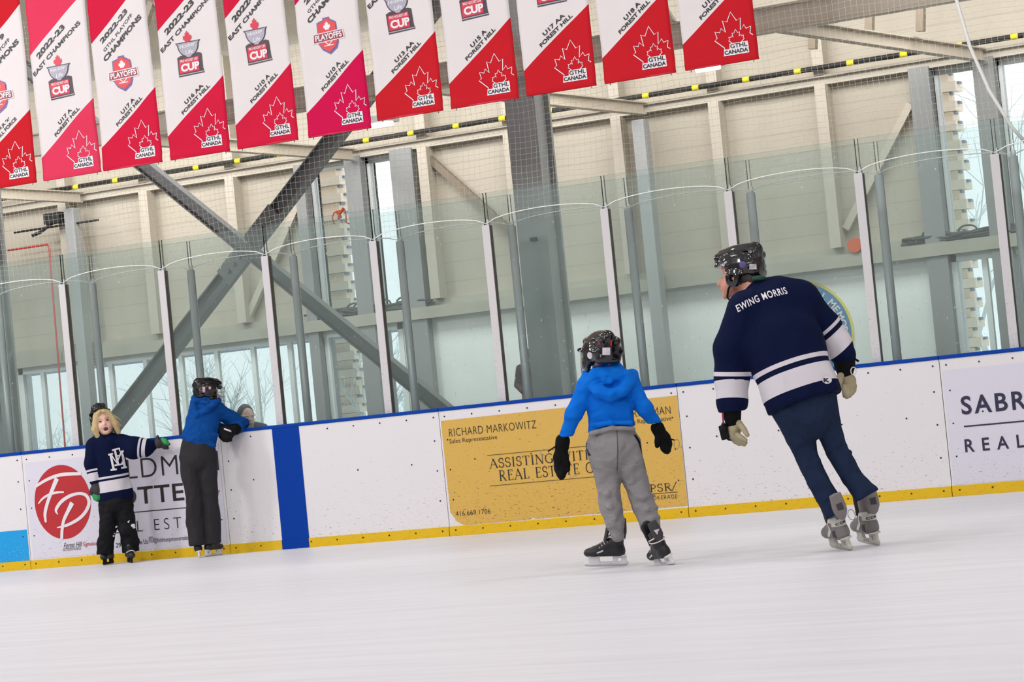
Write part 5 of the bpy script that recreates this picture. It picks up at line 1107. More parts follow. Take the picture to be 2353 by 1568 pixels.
# ---- the child in the bright blue hoodie
f = Figure((1440, 1303)); f.base = on_ice(1420, 1304); bs = f.base
hc = f.J(1381, 806, .02); hf = FH*0.93-RH*0.36; hu = img_up((-0.03, 1)); HMx = local(hf, hu)
aL = [(1350, 888, .0, 23), (1320, 950, -.03, 19), (1297, 1010, .02, 14.5)]; aR = [(1448, 886, 0, 23), (1481, 938, -.03, 18), (1512, 982, .02, 14)]
tor = [(1398, 892, .02, 52), (1402, 935, 0, 49), (1406, 985, 0, 51)]
lL = [(1386, 1030, 0, 40), (1397, 1105, .03, 28), (1403, 1165, .01, 26), (1413, 1205, 0, 21), (1418, 1232, 0, 14)]; lR = [(1434, 1024, 0, 39), (1462, 1112, .03, 28), (1480, 1165, .01, 26), (1496, 1212, -.01, 22), (1504, 1236, -.01, 14)]
kid = body(f, f.box(1270, 1550, 750, 1250, -.25, .3), sub(tor, 12), [sub(aL, 8)+[(1290, 1055, .02, 8)], sub(aR, 7)+[(1522, 1010, .02, 8)]], [sub(lL, 8), sub(lR, 8)], [(1395, 880, .02, 26), (1385, 840, .02, 22)],
           (hc, (0.092, 0.074, 0.105), HMx), 'child skating away in a bright blue hoodie, grey sweatpants and black helmet', M['skin'])
def jb(S_):
    f.chain(S_, tor+[(1410, 1005, 0, 51)], 16, .72); f.chain(S_, [(1350, 884, .01, 23), (1398, 874, .02, 30), (1448, 882, .01, 23)], 16); f.chain(S_, aL, 9); f.chain(S_, aR, 9)
    f.chain(S_, [(1399, 868, .0, 40), (1398, 852, .02, 34)], 12)
    f.chain(S_, [(1350, 862, .02, 14), (1357, 882, -.055, 14), (1376, 900, -.10, 14), (1402, 909, -.115, 14), (1431, 897, -.10, 14), (1448, 877, -.05, 14), (1453, 860, .02, 13)], 7)
    f.chain(S_, [(1366, 860, -.06, 14), (1440, 862, -.06, 13)], 10)
    f.chain(S_, [(1380, 850, -.06, 6), (1388, 864, -.085, 5), (1387, 876, -.095, 5), (1402, 877, -.10, 5), (1426, 860, -.075, 6)], 7)
    f.chain(S_, [(1384, 888, -.135, 7), (1402, 892, -.14, 8), (1422, 884, -.135, 7)], 6, op='cut')
    f.chain(S_, [(1362, 978, -.10, 6), (1405, 972, -.115, 6), (1450, 972, -.1, 6)], 5)
    lo, hi = f.box(1335, 1480, 965, 1090, -.3, .3); S_.cut_local(lo, hi, f.J(1408, 988, 0), -ZZ+0.06*RH)
cloth(f, 'hoodie', kid, f.box(1260, 1550, 820, 1060, -.3, .3), jb, M['hood_light'], 0.0065, 0.005, 11, (1, 1, 1.5), 4, 2)
def pb(S_):
    f.chain(S_, [(1407, 982, 0, 49), (1408, 1020, -.01, 60)], 14, .76); f.chain(S_, lL, 5); f.chain(S_, lR, 5)
    for a, b, c, d in ((1374, 1130, 1420, 1140), (1376, 1158, 1428, 1172), (1388, 1186, 1434, 1196), (1452, 1150, 1506, 1140), (1462, 1176, 1512, 1166), (1474, 1196, 1516, 1190)): f.chain(S_, [(a+3, b, -.01, 5), ((a+c)/2, (b+d)/2, -.05, 5.5), (c-3, d, -.005, 5)], 6)
    f.chain(S_, [(1358, 996, -.09, 6), (1407, 984, -.115, 6), (1456, 986, -.09, 6)], 4)
po, V, F = cloth(f, 'sweatpants', kid, f.box(1320, 1545, 930, 1270, -.3, .3), pb, M['sweat_grey'], 0.0065, 0.006, 11, (1, 1, 1.4), 6, 2); bvp = bvh_of(V, F)
for pts in ([(1465, 1003), (1476, 1022), (1486, 1050), (1493, 1085)], [(1350, 1022), (1349, 1034), (1354, 1046), (1359, 1052)]):
    mb = MB(); P = np.array(pts, float)
    Q = [f.J(p[0]-4, p[1], -.3) for p in P]+[f.J(p[0]+2, p[1], -.3) for p in P[::-1]]; decal(mb, bvp, Q, [tuple(range(len(Q)))], FWD, .003, .01); mb.build('pocket_zip', M['matte_black'], po, base=bs)
mb = MB(); Q = [f.J(1421.0-1+x, y, -.3) for x, y in ((0, 990), (2, 990), (4, 1040), (3.5, 1088), (2, 1088), (2, 1040))]; decal(mb, bvp, Q, [tuple(range(6))], FWD, .002, .01); mb.build('seam', mat('dark_grey_seam', (92, 90, 92), .9), po, base=bs)
h, bv, B, Mx = helmet(kid, bs, hc, hf, hu, 0.93, True)
sticker(h, bs, bv, f, (1396, 808), 18, 17, M['sticker'], dd=-.3); sticker(h, bs, bv, f, (1358, 818), 11, 16, M['sticker'], 'round_sticker', .2, True, dd=-.3); sticker(h, bs, bv, f, (1407.5, 788), 4, 13, M['red_print'], 'red_vent', -.05, dd=-.3); sticker(h, bs, bv, f, (1379, 789), 3, 7, M['red_print'], 'red_vent', .3, dd=-.3)
mb = MB(); mb.tube([f.J(1372+30*u, 839-4*math.sin(PI*u)-u*1, -.085+.02*abs(u-.5)) for u in np.linspace(0, 1, 9)], f.r(1.8), 6); mb.build('red_padding', M['red_print'], h, True, bs)
mL = hand(f, kid, bs, [(1291, 1028, .02, 14), (1289, 1052, .02, 17), (1289, 1070, .02, 15)], [[(1294, 1072, .0, 9), (1295, 1084, -.01, 8.5), (1293, 1094, -.01, 7)], [(1288, 1074, .02, 9), (1290, 1088, .01, 8.5), (1290, 1097, .0, 7)], [(1283, 1070, .03, 9), (1285, 1084, .03, 8), (1287, 1094, .02, 7)], [(1280, 1066, .05, 8), (1281, 1078, .05, 8), (1284, 1088, .04, 7)]],
          [(1298, 1052, -.01, 8), (1303, 1066, -.02, 7.5), (1305, 1080, -.02, 5.5)], 'mitten', M['knit_black'], 7, cuff=[(1293, 1014, .02, 17), (1291, 1030, .02, 16)])
MB().tube([f.J(1278, 1025, 0), f.J(1268, 1032, 0), f.J(1259, 1038, 0)], f.r(1.8), 6).build('wrist_cord', M['matte_black'], mL, True, bs); MB().tube([f.J(1251+9*math.cos(q), 1040+7*math.sin(q), 0) for q in np.linspace(0, 2*PI, 15)[:-1]], f.r(.9), 5, True).build('cord_loop', M['tan_leather'], mL, True, bs)
mR = hand(f, kid, bs, [(1517, 994, .02, 13), (1524, 1008, .02, 16), (1527, 1018, .02, 14)], [[(1522, 1022, .0, 8), (1525, 1031, -.01, 7.5), (1529, 1037, -.01, 6.5)], [(1526, 1022, .01, 9), (1530, 1032, .0, 8), (1533, 1039, .0, 6)], [(1532, 1018, .03, 8.5), (1535, 1027, .02, 8), (1536, 1036, .01, 6)], [(1536, 1012, .04, 8), (1538, 1021, .04, 7), (1537, 1030, .03, 6)]],
          [(1512, 1004, -.01, 7.5), (1511, 1016, -.02, 7), (1510, 1025, -.02, 5.5)], 'mitten', M['knit_black'], 7, cuff=[(1511, 984, .02, 16), (1517, 996, .02, 15)])
MB().tube([f.J(1536, 1006, 0), f.J(1543, 1010, 0), f.J(1550, 1012, 0)], f.r(1.8), 6).build('wrist_cord', M['matte_black'], mR, True, bs); MB().tube([f.J(1555+6*math.cos(q), 1021+11*math.sin(q), 0) for q in np.linspace(0, 2*PI, 15)[:-1]], f.r(.9), 5, True).build('cord_loop', M['tan_leather'], mR, True, bs)
for (hx, hy), (tx, ty), fw, sc in (((1436, 1301), (1420, 1205), -RH*0.96-FH*0.1, 0.80), ((1543, 1299), (1497, 1212), FH*0.92-RH*0.42, 0.80)):
    hl = on_ice(hx, hy); top = far(tx, ty, dist_of(hl)-0.01); up = top-hl; hl = hl-(fw*.03 if hx > 1500 else 0)
    if hx < 1500: up = UPV-0.02*RGT
    t, B, Mx = skate(kid, bs, hl, fw, up, sc, 'kid'); bvb = bvh_of(np.array([v.co[:] for v in t.data.vertices])+bs, [list(p.vertices) for p in t.data.polygons])
    mb = MB()
    for z in (.195, .215): mb.tube([B((.055+.062*math.cos(q), .052*math.sin(q), z+.008*math.cos(q)*(1 if z < .2 else -1))) for q in np.linspace(0, 2*PI, 21)[:-1]], .0035, 6, True)
    mb.build('wrapped_lace', M['lace'], t, True, bs)
    mb = MB()
    for k_ in range(6): x = .125+.018*k_; z = .180-.0125*k_; mb.tube([B((x, -.034, z-.012)), B((x+.006, 0, z+.014)), B((x, .034, z-.012))], .003, 5)
    mb.build('laces', M['lace'], t, True, bs)
    for sd in ('left', 'right'): on_boot(t, bs, bvb, B, 'side_label', [[(.155, .105), (.20, .092), (.20, .102), (.155, .117)]], M['sticker'], sd)
    g = [c for c in t.children if c.name.startswith('tendon_guard')][0]; bvg = bvh_of(np.array([v.co[:] for v in g.data.vertices])+bs, [list(p.vertices) for p in g.data.polygons])
    mb = MB()
    for P in ([(-.024, .262), (0, .252), (.022, .275), (.003, .260), (.012, .235), (-.003, .252)],): decal(mb, bvg, [B((-.12, y, z)) for y, z in P], [tuple(range(6))], B((1, 0, 0))-B((0, 0, 0)), .002, .01)
    mb.build('guard_mark', M['sticker'], t, base=bs); on_boot(t, bs, bvb, B, 'ankle_stripe', [[(-.05, .222), (.05, .222), (.05, .230), (-.05, .230)]], M['po_dark'], 'back', .003)

# ---- the blond child facing the camera
f = Figure((265, 1297)); f.base = on_ice(265, 1297); bs = f.base
hc = f.J(239, 968, 0); hf = -FH*0.95+RH*0.12+ZZ*0.05; hu = img_up((-0.25, 1)); HMx = local(hf, hu); Hh = lambda p: np.array(p) @ HMx+hc
aL = [(217, 1026, 0, 19), (211, 1066, -.02, 17.5), (219, 1104, -.03, 13.5)]; aR = [(279, 1020, 0, 21), (308, 1029, -.02, 26), (334, 1029, -.02, 20), (351, 1023, -.02, 12)]
tor = [(247, 1030, 0, 35), (256, 1080, 0, 36), (264, 1130, 0, 39), (267, 1146, 0, 39)]
lL = [(248, 1160, 0, 22), (248, 1215, -.02, 19), (243, 1250, .02, 19), (240, 1286, .05, 21)]; lR = [(285, 1158, 0, 22), (292, 1213, -.02, 20), (299, 1245, .02, 20), (303, 1280, .05, 20)]
def feats(S_):
    S_.ell(Hh((.035, 0, -.05)), (.062, .062, .066), HMx, k=.02); S_.cone(Hh((.088, 0, -.015)), Hh((.101, 0, -.030)), .008, .011, k=.01); S_.ell(Hh((.062, 0, -.098)), (.030, .032, .022), HMx, k=.015)
    for q in (-1, 1): S_.ell(Hh((.070, q*.034, -.045)), (.022, .02, .02), HMx, k=.012); S_.ell(Hh((.092, q*.03, .004)), (.012, .014, .008), HMx, op='cut', k=.01)
    S_.ell(Hh((.094, 0, -.071)), (.016, .020, .015), HMx, op='cut', k=.006)
girl = body(f, f.box(185, 370, 925, 1290, -.2, .25), sub(tor, 7), [sub(aL, 6)+[(224, 1130, -.03, 8)], sub(aR, 6)+[(372, 1020, -.02, 8)]], [sub(lL[:-1], 6), sub(lR[:-1], 6)], [(246, 1015, 0, 14), (242, 995, 0, 13)],
            (hc, (.088, .070, .098), HMx), 'blond child facing the camera in a navy EM jersey, one arm stretched out', M['skin'], feats, h=.006)
for q in (-1, 1):
    S_ = SDF(Hh((.08, q*.03, 0))-.03, Hh((.08, q*.03, 0))+.03, .0025); S_.ell(Hh((.082, q*.031, .002)), (.007, .013, .0075), HMx); obj('eye', *S_.mesh(1), M['eye'], girl, True, bs)
    MB().tube([Hh(p) for p in ((.092, q*.014, .021), (.092, q*.03, .026), (.082, q*.046, .020))], .003, 5).build('eyebrow', M['brow'], girl, True, bs)
S_ = SDF(Hh((.08, 0, -.07))-.04, Hh((.08, 0, -.07))+.04, .0025); S_.ell(Hh((.086, 0, -.071)), (.010, .022, .016), HMx); obj('mouth', *S_.mesh(1), M['lips'], girl, True, bs)
S_ = SDF(*f.box(200, 285, 925, 1025, -.15, .2), .005)
S_.ell(Hh((-.01, 0, .01)), (.092, .083, .106), HMx)
for q in (-1, 1):
    S_.cone(Hh((.045, q*.058, .045)), Hh((.035, q*.088, -.05)), .028, .032, k=.02); S_.cone(Hh((.035, q*.088, -.05)), Hh((.03, q*(.085+.012*(q > 0)), -.125)), .032, .020, k=.015); S_.cone(Hh((-.02, q*.08, -.03)), Hh((-.03, q*.085, -.13)), .035, .024, k=.02)
    S_.cone(Hh((.05, q*.05, .065)), Hh((.075, q*.02, .085)), .026, .016, k=.015)
for y, z, l in ((.10, -.12, 1), (.12, -.08, 1), (-.10, -.13, 1), (.125, -.03, .8)): S_.cone(Hh((.02, y*.8, z+.05)), Hh((.02, y*1.15, z)), .012, .005, k=.008)
S_.ell(Hh((.085, 0, -.03)), (.06, .050, .085), HMx, op='cut', k=.008)
Vh, Fh = S_.mesh(1); obj('hair', wrinkle(Vh, Fh, .005, 45, (1, 1, .15)), Fh, M['blond'], girl, True, bs)
hu2 = hu*0.8+FH*0.55; h, bv, B, Mx = helmet(girl, bs, hc+HMx[2]*.030-HMx[0]*.050-RGT*.022, -FH*0.75+hu*0.6+RH*.15, hu*0.75+FH*.62-RH*.12, .92, straps=False)
mb = MB(); decal(mb, bv, [f.J(x, y, -.5) for x, y in ((199, 962), (200, 974), (204, 984), (210, 990), (212, 984), (208, 974), (206, 960))], [tuple(range(7))], FWD, .003, .01); mb.build('purple_panel', M['purple'], h, base=bs)
for q in (-1, 1): MB().tube([Hh(p) for p in ((.02, q*.075, -.05), (.05, q*.062, -.095), (.062, q*.03, -.125), (.064, 0, -.13))], .004, 6).build('chin_strap', M['matte_black'], h, True, bs)
def jb(S_):
    f.chain(S_, tor, 9, .72); f.chain(S_, [(217, 1024, 0, 18), (248, 1016, 0, 20), (279, 1018, 0, 18)], 8); f.chain(S_, aL, 6); f.chain(S_, aR, 6)
    S_.cone(f.J(244, 1004, -.10), f.J(246, 1016, -.14), f.r(9), f.r(5), k=f.r(3), op='cut')
    lo, hi = f.box(215, 320, 1135, 1200, -.3, .3); S_.cut_local(lo, hi, f.J(266, 1149, 0), -ZZ)
jo, V, F = cloth(f, 'jersey', girl, f.box(175, 375, 985, 1200, -.25, .25), jb, None, .0065, .006, 9, (1, 1, .6), 3, 2)
jo.data.materials.append(jersey_mat('small_navy_and_white_jersey', [(21, 47), (52, 57)], [(53.5, 58), (62, 81), (1043, 1047.5), (1051.5, 1060)]))
L1, d1 = f.run(V, aL); _, d2 = f.run(V, aR); aa = f.J(279, 1020, 0); ab_ = f.J(351, 1026, -.02)-aa; L2 = (V-aa) @ (ab_/np.linalg.norm(ab_))*f.s; _, d0 = f.run(V, [(a, b, c, d*.92) for a, b, c, d in tor])
ax = f.J(247, 1030, 0)-f.J(264, 1130, 0); ax /= np.linalg.norm(ax); tv = axis_cut_coord(V, f.J(266, 1149, 0), ax, f.s)
set_attr(jo, 'torso_run', 'POINT', tv); set_attr(jo, 'arm_run', 'POINT', np.where(d1 < d2, L1, L2+1000)); set_attr(jo, 'is_arm', 'FACE', (np.minimum(d1, d2)[F].mean(1) < d0[F].mean(1)).astype(float))
jbv = bvh_of(V, F); mb = MB()
g2 = lambda x, y: (180+x*220/1725, 920+y*220/1725)
for P, w in (([(485, 1005), (545, 1275)], 40), ([(680, 955), (735, 1245)], 40), ([(490, 1000), (600, 1165), (668, 965)], 30), ([(490, 1290), (600, 1275)], 32), ([(675, 1255), (780, 1240)], 32), ([(445, 1012), (530, 990)], 32), ([(650, 965), (722, 945)], 32),
             ([(560, 925), (625, 1200)], 38), ([(512, 930), (640, 895)], 30), ([(640, 885), (648, 950)], 22), ([(560, 1205), (690, 1185)], 30), ([(690, 1140), (690, 1195)], 22), ([(580, 1040), (640, 1025)], 26)):
    a_ = np.array(P, float); V3 = []
    for i in range(len(a_)):
        t_ = a_[min(i+1, len(a_)-1)]-a_[max(i-1, 0)]; t_ /= np.linalg.norm(t_); n_ = np.array([-t_[1], t_[0]])
        for q in (1, -1): V3.append(f.J(*g2(*(a_[i]+n_*w/2*q)), -.4))
    decal(mb, jbv, V3, [(2*i, 2*i+1, 2*i+3, 2*i+2) for i in range(len(a_)-1)], FWD, .004+.0004*(len(mb.F) % 7), .012)
mb.build('chest_monogram', M['white_print'], jo, base=bs)
def pb(S_):
    f.chain(S_, [(264, 1130, 0, 34), (267, 1152, 0, 37)], 8, .78); f.chain(S_, lL, 5); f.chain(S_, lR, 5)
    lo, hi = f.box(210, 262, 1272, 1310, -.3, .3); S_.cut_local(lo, hi, f.J(240, 1276, 0), -ZZ); lo, hi = f.box(275, 335, 1264, 1305, -.3, .3); S_.cut_local(lo, hi, f.J(302, 1269, 0), -ZZ)
po, V, F = cloth(f, 'snow_pants', girl, f.box(205, 335, 1100, 1310, -.25, .25), pb, M['black_pants'], .0065, .009, 9, (1, 1, 1.6), 5, 2); bvp = bvh_of(V, F)
g3 = lambda x, y: (180+x*160/1254, 1110+y*160/1254); rs = random.Random(3)
for cx2, cy2, n_, sp in ((920, 850, 9, 55), (570, 850, 2, 12), (540, 992, 3, 28), (1060, 990, 2, 20), (820, 740, 2, 14)):
    mb = MB()
    for i in range(n_):
        x, y = cx2+rs.uniform(-1, 1)*sp*.7, cy2+rs.uniform(-1, 1)*sp; rad = rs.uniform(12, 30)*(1 if n_ > 4 else .6)
        Q = [f.J(*g3(x+rad*(1+.4*rs.uniform(-1, 1))*math.cos(q), y+rad*(1+.4*rs.uniform(-1, 1))*math.sin(q)), -.4) for q in np.linspace(0, 2*PI, 9)[:-1]]; decal(mb, bvp, Q, [tuple(range(8))], FWD, .002+.0004*i, .012)
    mb.build('snow_patch', M['snow'], po, base=bs)
gL = hand(f, girl, bs, [(221, 1112, -.03, 11), (223, 1128, -.03, 12.5), (225, 1136, -.03, 11)], [[(218, 1138, -.05, 5), (219, 1145, -.05, 4.5), (222, 1149, -.04, 4)], [(223, 1140, -.05, 5), (224, 1147, -.05, 4.5), (226, 1150, -.04, 4)], [(228, 1139, -.04, 5), (229, 1146, -.04, 4.5), (229, 1150, -.03, 4)], [(231, 1137, -.02, 4.5), (232, 1143, -.02, 4), (231, 1147, -.02, 3.5)]],
          [(213, 1122, -.05, 5), (209, 1131, -.06, 4.5), (210, 1136, -.06, 3.5)], 'glove', M['glove_grey'], 4, cuff=[(219, 1104, -.03, 11.5), (221, 1114, -.03, 11.5)])
gR = hand(f, girl, bs, [(355, 1022, -.02, 9), (364, 1020, -.02, 10.5), (370, 1019, -.02, 9.5)], [[(372, 1012, -.02, 5), (379, 1013, -.03, 4.5), (386, 1019, -.03, 3.5)], [(374, 1016, -.03, 5), (381, 1018, -.04, 4.5), (388, 1021, -.04, 3.5)], [(373, 1021, -.03, 4.5), (379, 1023, -.04, 4.2), (384, 1025, -.04, 3.5)], [(371, 1025, -.02, 4.5), (378, 1029, -.02, 4.2), (385, 1030, -.02, 3.5)]],
          [(362, 1012, -.03, 4.5), (362, 1006, -.03, 4), (362, 1003, -.03, 3)], 'glove', M['glove_grey'], 4, cuff=[(350, 1023, -.02, 10.5), (356, 1022, -.02, 10)])
def tips(g_, chains):
    P = np.array([f.J(*p[:3]) for c in chains for p in c]); S_ = SDF(P.min(0)-.05, P.max(0)+.05, .0035)
    for c in chains: f.chain(S_, c, 1.5)
    obj('green_tip', *S_.mesh(1), M['glove_green'], g_, True, bs)
tips(gL, [[(216, 1139, -.055, 5), (218, 1146, -.055, 4.6)], [(222, 1140, -.055, 5.4), (223, 1147, -.055, 5)], [(228, 1139, -.05, 5.2), (229, 1145, -.045, 4.8)]])
tips(gR, [[(374, 1011, -.025, 5.2), (380, 1013, -.035, 4.6), (385, 1018, -.035, 3.9)], [(376, 1015, -.035, 5.2), (382, 1018, -.045, 4.6), (386, 1020, -.045, 3.9)]])
for (hx, hy), dz, fw in (((238, 1297), 0, -FH*.93-RH*.25), ((303, 1291), 0, -FH*.93+RH*.3)):
    toe = at(hx, hy, -0.40); toe[2] = 0.0; fw = fw/np.linalg.norm(fw); hl = toe-fw*.2; t, B, Mx = skate(girl, bs, hl, fw, ZZ+0.1*RH*(1 if hx > 270 else -.3), .76, 'girl')
    MB().tube([B(p) for p in ((.19, .055, .125), (.225, .03, .145), (.235, 0, .152), (.225, -.03, .145), (.19, -.055, .125))], .004, 6).build('toe_piping', M['boot_pale'], t, True, bs)

# ---- the boy leaning on the boards
f = Figure((480, 1280)); f.base = on_ice(475, 1281); bs = f.base
hc = f.J(478, 896, .16); hf = FH*.5+RH*.86-ZZ*.04; hu = img_up((-.05, 1)); HMx = local(hf, hu)
tor = [(473, 945, .14, 36), (466, 975, .08, 38), (458, 1008, .02, 38), (455, 1026, .0, 38)]
aR = [(497, 944, .15, 19), (530, 962, .19, 17), (557, 974, .24, 14.5), (549, 982, .17, 13), (528, 990, .10, 12)]; aL = [(452, 948, .2, 17), (480, 975, .3, 14), (510, 985, .30, 12)]
lL = [(436, 1052, 0, 25), (439, 1100, -.02, 21.5), (447, 1150, -.02, 19), (448, 1200, 0, 20.5), (455, 1258, 0, 19)]; lR = [(473, 1052, .02, 25.5), (477, 1100, .0, 22), (482, 1145, .0, 19), (487, 1195, .02, 21), (489, 1256, .03, 20)]
def feats(S_):
    Hb = lambda p: np.array(p)*.92 @ HMx+hc
    S_.ell(Hb((.05, 0, -.09)), (.052, .052, .05), HMx, k=.02); S_.cone(Hb((.1, 0, -.05)), Hb((.115, 0, -.07)), .01, .013, k=.01); S_.cone(Hb((.10, .014, -.1)), Hb((.10, -.014, -.1)), .008, .008, k=.005)
    for q in (-1, 1): S_.ell(Hb((0, q*.074, -.07)), (.018, .012, .03), HMx, k=.005)
boy = body(f, f.box(400, 585, 860, 1265, -.25, .5), sub(tor, 8), [sub(aR, 5), sub(aL, 5)], [sub(lL[:-1], 6), sub(lR[:-1], 6)], [(476, 940, .13, 16), (478, 912, .15, 14)], (hc, (.09, .074, .1), HMx),
           'boy in a royal blue hoodie and charcoal pants leaning on the boards, seen from behind', M['skin'], feats)
def jb(S_):
    f.chain(S_, tor[:3]+[(454, 1036, 0, 38)], 12, .76); f.chain(S_, [(456, 944, .14, 20), (497, 942, .16, 20)], 12); f.chain(S_, aR, 7); f.chain(S_, aL, 5)
    f.chain(S_, [(470, 930, .13, 27), (474, 918, .15, 22)], 8)
    f.chain(S_, [(448, 916, .13, 9), (445, 938, .04, 10), (454, 955, -.0, 10), (473, 944, .0, 9), (491, 931, .04, 8), (502, 920, .12, 7)], 2)
    f.chain(S_, [(450, 922, .05, 6), (476, 926, .03, 6), (501, 922, .08, 5)], 2)
    f.chain(S_, [(424, 1004, -.06, 5), (458, 1009, -.09, 5), (492, 1024, -.05, 5)], 4)
    for a, b, c, d in ((445, 985, 480, 978), (430, 998, 500, 1000)): f.chain(S_, [(a, b, -.04, 4), (c, d, -.02, 4)], 5)
    lo, hi = f.box(405, 520, 1003, 1090, -.3, .3); S_.cut_local(lo, hi, f.J(456, 1022, 0), -ZZ-.42*RH)
cloth(f, 'hoodie', boy, f.box(395, 600, 890, 1100, -.3, .5), jb, M['hood_dark'], .0065, .006, 10, (1, 1, 1.6), 7, 2)
def pb(S_):
    f.chain(S_, [(456, 1010, .01, 36), (455, 1050, .01, 43)], 8, .8); f.chain(S_, lL, 3); f.chain(S_, lR, .6)
    lo, hi = f.box(425, 472, 1240, 1290, -.3, .3); S_.cut_local(lo, hi, f.J(452, 1254, 0), -ZZ); lo, hi = f.box(472, 525, 1240, 1290, -.3, .3); S_.cut_local(lo, hi, f.J(490, 1252, 0), -ZZ)
    lo, hi = f.box(405, 520, 970, 1030, -.3, .3); S_.cut_local(lo, hi, f.J(456, 1008, 0), ZZ+.3*RH)
cloth(f, 'snow_pants', boy, f.box(395, 530, 960, 1290, -.3, .3), pb, M['charcoal'], .0065, .007, 9, (1, 1, 1.0), 8, 2)
h, bv, B, Mx = helmet(boy, bs, hc, hf, hu, .90, True)
sticker(h, bs, bv, f, (454.5, 898), 6, 13, M['pink_sticker'], rot=.05, dd=-.4); sticker(h, bs, bv, f, (468, 894), 6, 7, M['pink_sticker'], 'round_sticker', 0, True, dd=-.4); sticker(h, bs, bv, f, (494, 887), 10, 3, M['white_print'], 'helmet_lettering', .03, dd=-.4, txt='CCM')
hand(f, boy, bs, [(536, 988, .10, 13), (524, 992, .08, 15), (517, 996, .07, 13)], [[(514, 992, .05, 7), (508, 997, .04, 6.5), (508, 1004, .04, 5.5)], [(518, 1000, .04, 7), (512, 1006, .03, 6.5), (515, 1011, .03, 5.5)], [(525, 1002, .04, 7), (519, 1008, .03, 6.5), (522, 1012, .03, 5.5)], [(532, 1000, .05, 6.5), (527, 1007, .04, 6), (529, 1011, .04, 5)]],
     [(520, 984, .05, 6), (512, 984, .04, 5.5), (507, 989, .04, 5)], 'glove', M['matte_black'], 4, cuff=[(541, 987, .11, 13.5), (532, 989, .10, 14)])
MB().tube([f.J(515, 986, .01), f.J(524, 989, .0), f.J(531, 992, .01)], f.r(2.2), 6).build('glove_label', M['white_print'], boy, True, bs)
for (hx, hy), fw, lean in (((459, 1281), FH*.98-RH*.1, -.12), ((482, 1278), RH*.55+FH*.82, .02)):
    hl = at(hx, hy, -0.34 if hx < 470 else -0.27); hl[2] = 0.0; fw = fw/np.linalg.norm(fw); hl = hl-fw*.045; skate(boy, bs, hl, fw, ZZ+lean*RH*.8, .78, 'boy')

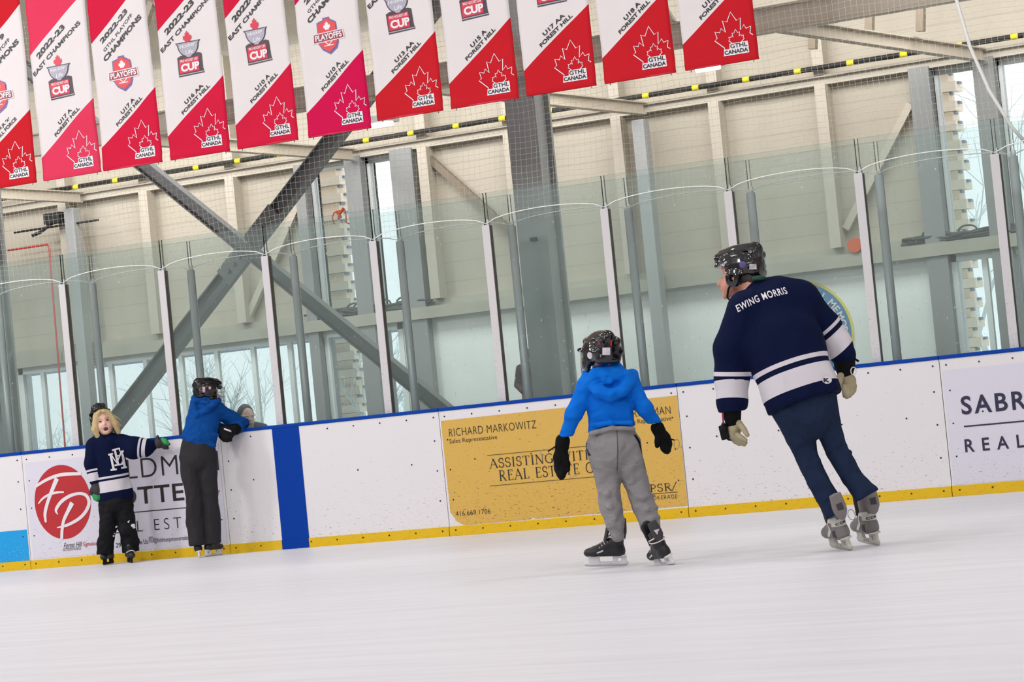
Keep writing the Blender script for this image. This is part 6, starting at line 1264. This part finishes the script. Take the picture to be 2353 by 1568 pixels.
# ---- two people behind the glass
class Scaled(SDF):                           # the same shapes at a smaller size
    def __init__(s, sc, *a): super().__init__(*a); s.sc = sc
    def cone(s, a, b, r1, r2, k=0.0, flat=None, op='add'): return super().cone(a, b, r1*s.sc, r2*s.sc, k*s.sc, flat, op)
    def ell(s, c, r, M=None, k=0.0, op='add'): return super().ell(c, np.array(r)*s.sc, M, k*s.sc, op)
def onlooker(cx, cy, Y, label, skin, coat, hairm, facing, sc, hc_px, turn=0.0, glasses=False, coat_fn=None):
    g = Figure((265, 1297)); p = at(cx, cy, Y); g.d0 = dist_of(p); g.s = FPX/g.d0; g.base = np.array([p[0], p[1], 0.0]); b = g.base
    hx, hy = hc_px; hd = g.J(hx, hy); HM = local(facing, ZZ)
    sz = lambda v: v*sc
    dn = lambda dz, w=0.0, dd=0.0: hd-ZZ*dz*sc+RH*(w*sc+turn*min(1, max(0, dz-.1)/.15))+FH*dd*sc
    S_ = Scaled(sc, (hd[0]-.35, hd[1]-.4, 0.0), (hd[0]+.35, hd[1]+.4, hd[2]+.16), .010); S_.ell(hd, (.09, .072, .108), HM); S_.ell(hd+np.array((.04, 0, -.05))*sc @ HM, (.055, .055, .06), HM, k=.02); S_.cone(hd+np.array((.09, 0, -.01))*sc @ HM, hd+np.array((.102, 0, -.03))*sc @ HM, .008, .012, k=.008)
    S_.cone(dn(.08), dn(.2), .048, .055, k=.02); S_.cone(dn(.25), dn(.62), .13, .13, k=.03, flat=(FH, .7))
    for q in (-1, 1): S_.cone(dn(.21, q*.14), dn(.50, q*.2), .045, .04, k=.03); S_.cone(dn(.50, q*.2), dn(.62, q*.12, -.15), .04, .035, k=.02); S_.cone(dn(.66, q*.08), dn((hd[2]-.08)/sc, q*.1), .075, .05, k=.03)
    V, F = S_.mesh(1); o = obj('person', V, F, skin, None, True, b); tag(o, label, 'person')
    S_ = Scaled(sc, (hd[0]-.4, hd[1]-.4, 0.0), (hd[0]+.4, hd[1]+.4, hd[2]), .010); S_.cone(dn(.27), dn(.66), .15, .15, k=.03, flat=(FH, .75)); S_.cone(dn(.19, -.13), dn(.19, .13), .055, .055, k=.03); S_.cone(dn(.15), dn(.2), .062, .075, k=.02)
    if glasses: S_.cone(hd+RH*.055-ZZ*.085+FH*.05, hd+RH*.14-ZZ*.13+FH*.05, .042, .06, k=.02)
    for q in (-1, 1): S_.cone(dn(.21, q*.15), dn(.50, q*.215), .062, .055, k=.03); S_.cone(dn(.50, q*.215), dn(.62, q*.13, -.15), .055, .05, k=.02)
    obj('jacket', *S_.mesh(2), coat, o, True, b)
    S_ = Scaled(sc, (hd[0]-.4, hd[1]-.4, -.01), (hd[0]+.4, hd[1]+.4, hd[2]-.5), .010); S_.cone(dn(.66), dn(.72), .14, .14, flat=(FH, .8))
    for q in (-1, 1): S_.cone(dn(.70, q*.08), dn((hd[2]-.05)/sc, q*.1), .09, .062, k=.03)
    obj('trousers', *S_.mesh(2), M['black_pants'], o, True, b)
    S_ = Scaled(sc, hd-.2, hd+.2, .005); S_.ell(hd+np.array((-.02, 0, .015))*sc @ HM, (.095, .082, .112), HM); S_.ell(hd+np.array((.075, 0, -.045))*sc @ HM, (.075, .062, .085), HM, op='cut', k=.01); S_.ell(hd+np.array((-.11, 0, .03))*sc @ HM, (.04, .04, .04), HM, k=.02); S_.ell(hd+np.array((0, 0, -.12))*sc @ HM, (.2, .2, .06), HM, op='cut', k=.01)
    obj('hair', *S_.mesh(1), hairm, o, True, b)
    if glasses:
        gl = MB().tube([hd+np.array(q) @ HM for q in ((.0, .078, .012), (.085, .062, .012), (.106, .03, .010), (.108, 0, .012), (.106, -.03, .010), (.085, -.062, .012), (.0, -.078, .012))], .004, 6).build('glasses', M['sticker'], o, True, b)
        for q in (-1, 1): S2 = SDF(hd-.16, hd+.16, .004); S2.ell(hd+np.array((.086, q*.03, .008)) @ HM, (.006, .011, .006), HM); obj('eye', *S2.mesh(1), M['eye'], o, True, b)
        MB().tube([hd+np.array(q) @ HM for q in ((.088, .022, -.068), (.095, 0, -.070), (.088, -.022, -.068))], .004, 6).build('lips', M['lips'], o, True, b)
    return o
onlooker(563, 955, 1.9, 'woman with dark pulled back hair and glasses behind the glass, beside the leaning boy', M['skin'], mat('slate_coat', (44, 50, 60), .8), M['dark_hair'], -FH*.88+RH*.45, 1, (566, 959), turn=0.06, glasses=True)
onlooker(1212, 850, 2.3, 'small person in a maroon jacket mostly hidden behind a grey post and the big column', M['skin_tan'], mat('maroon_coat', (74, 30, 44), .85), M['dark_hair'], -RH*.9-FH*.3, .52, (1210, 818))
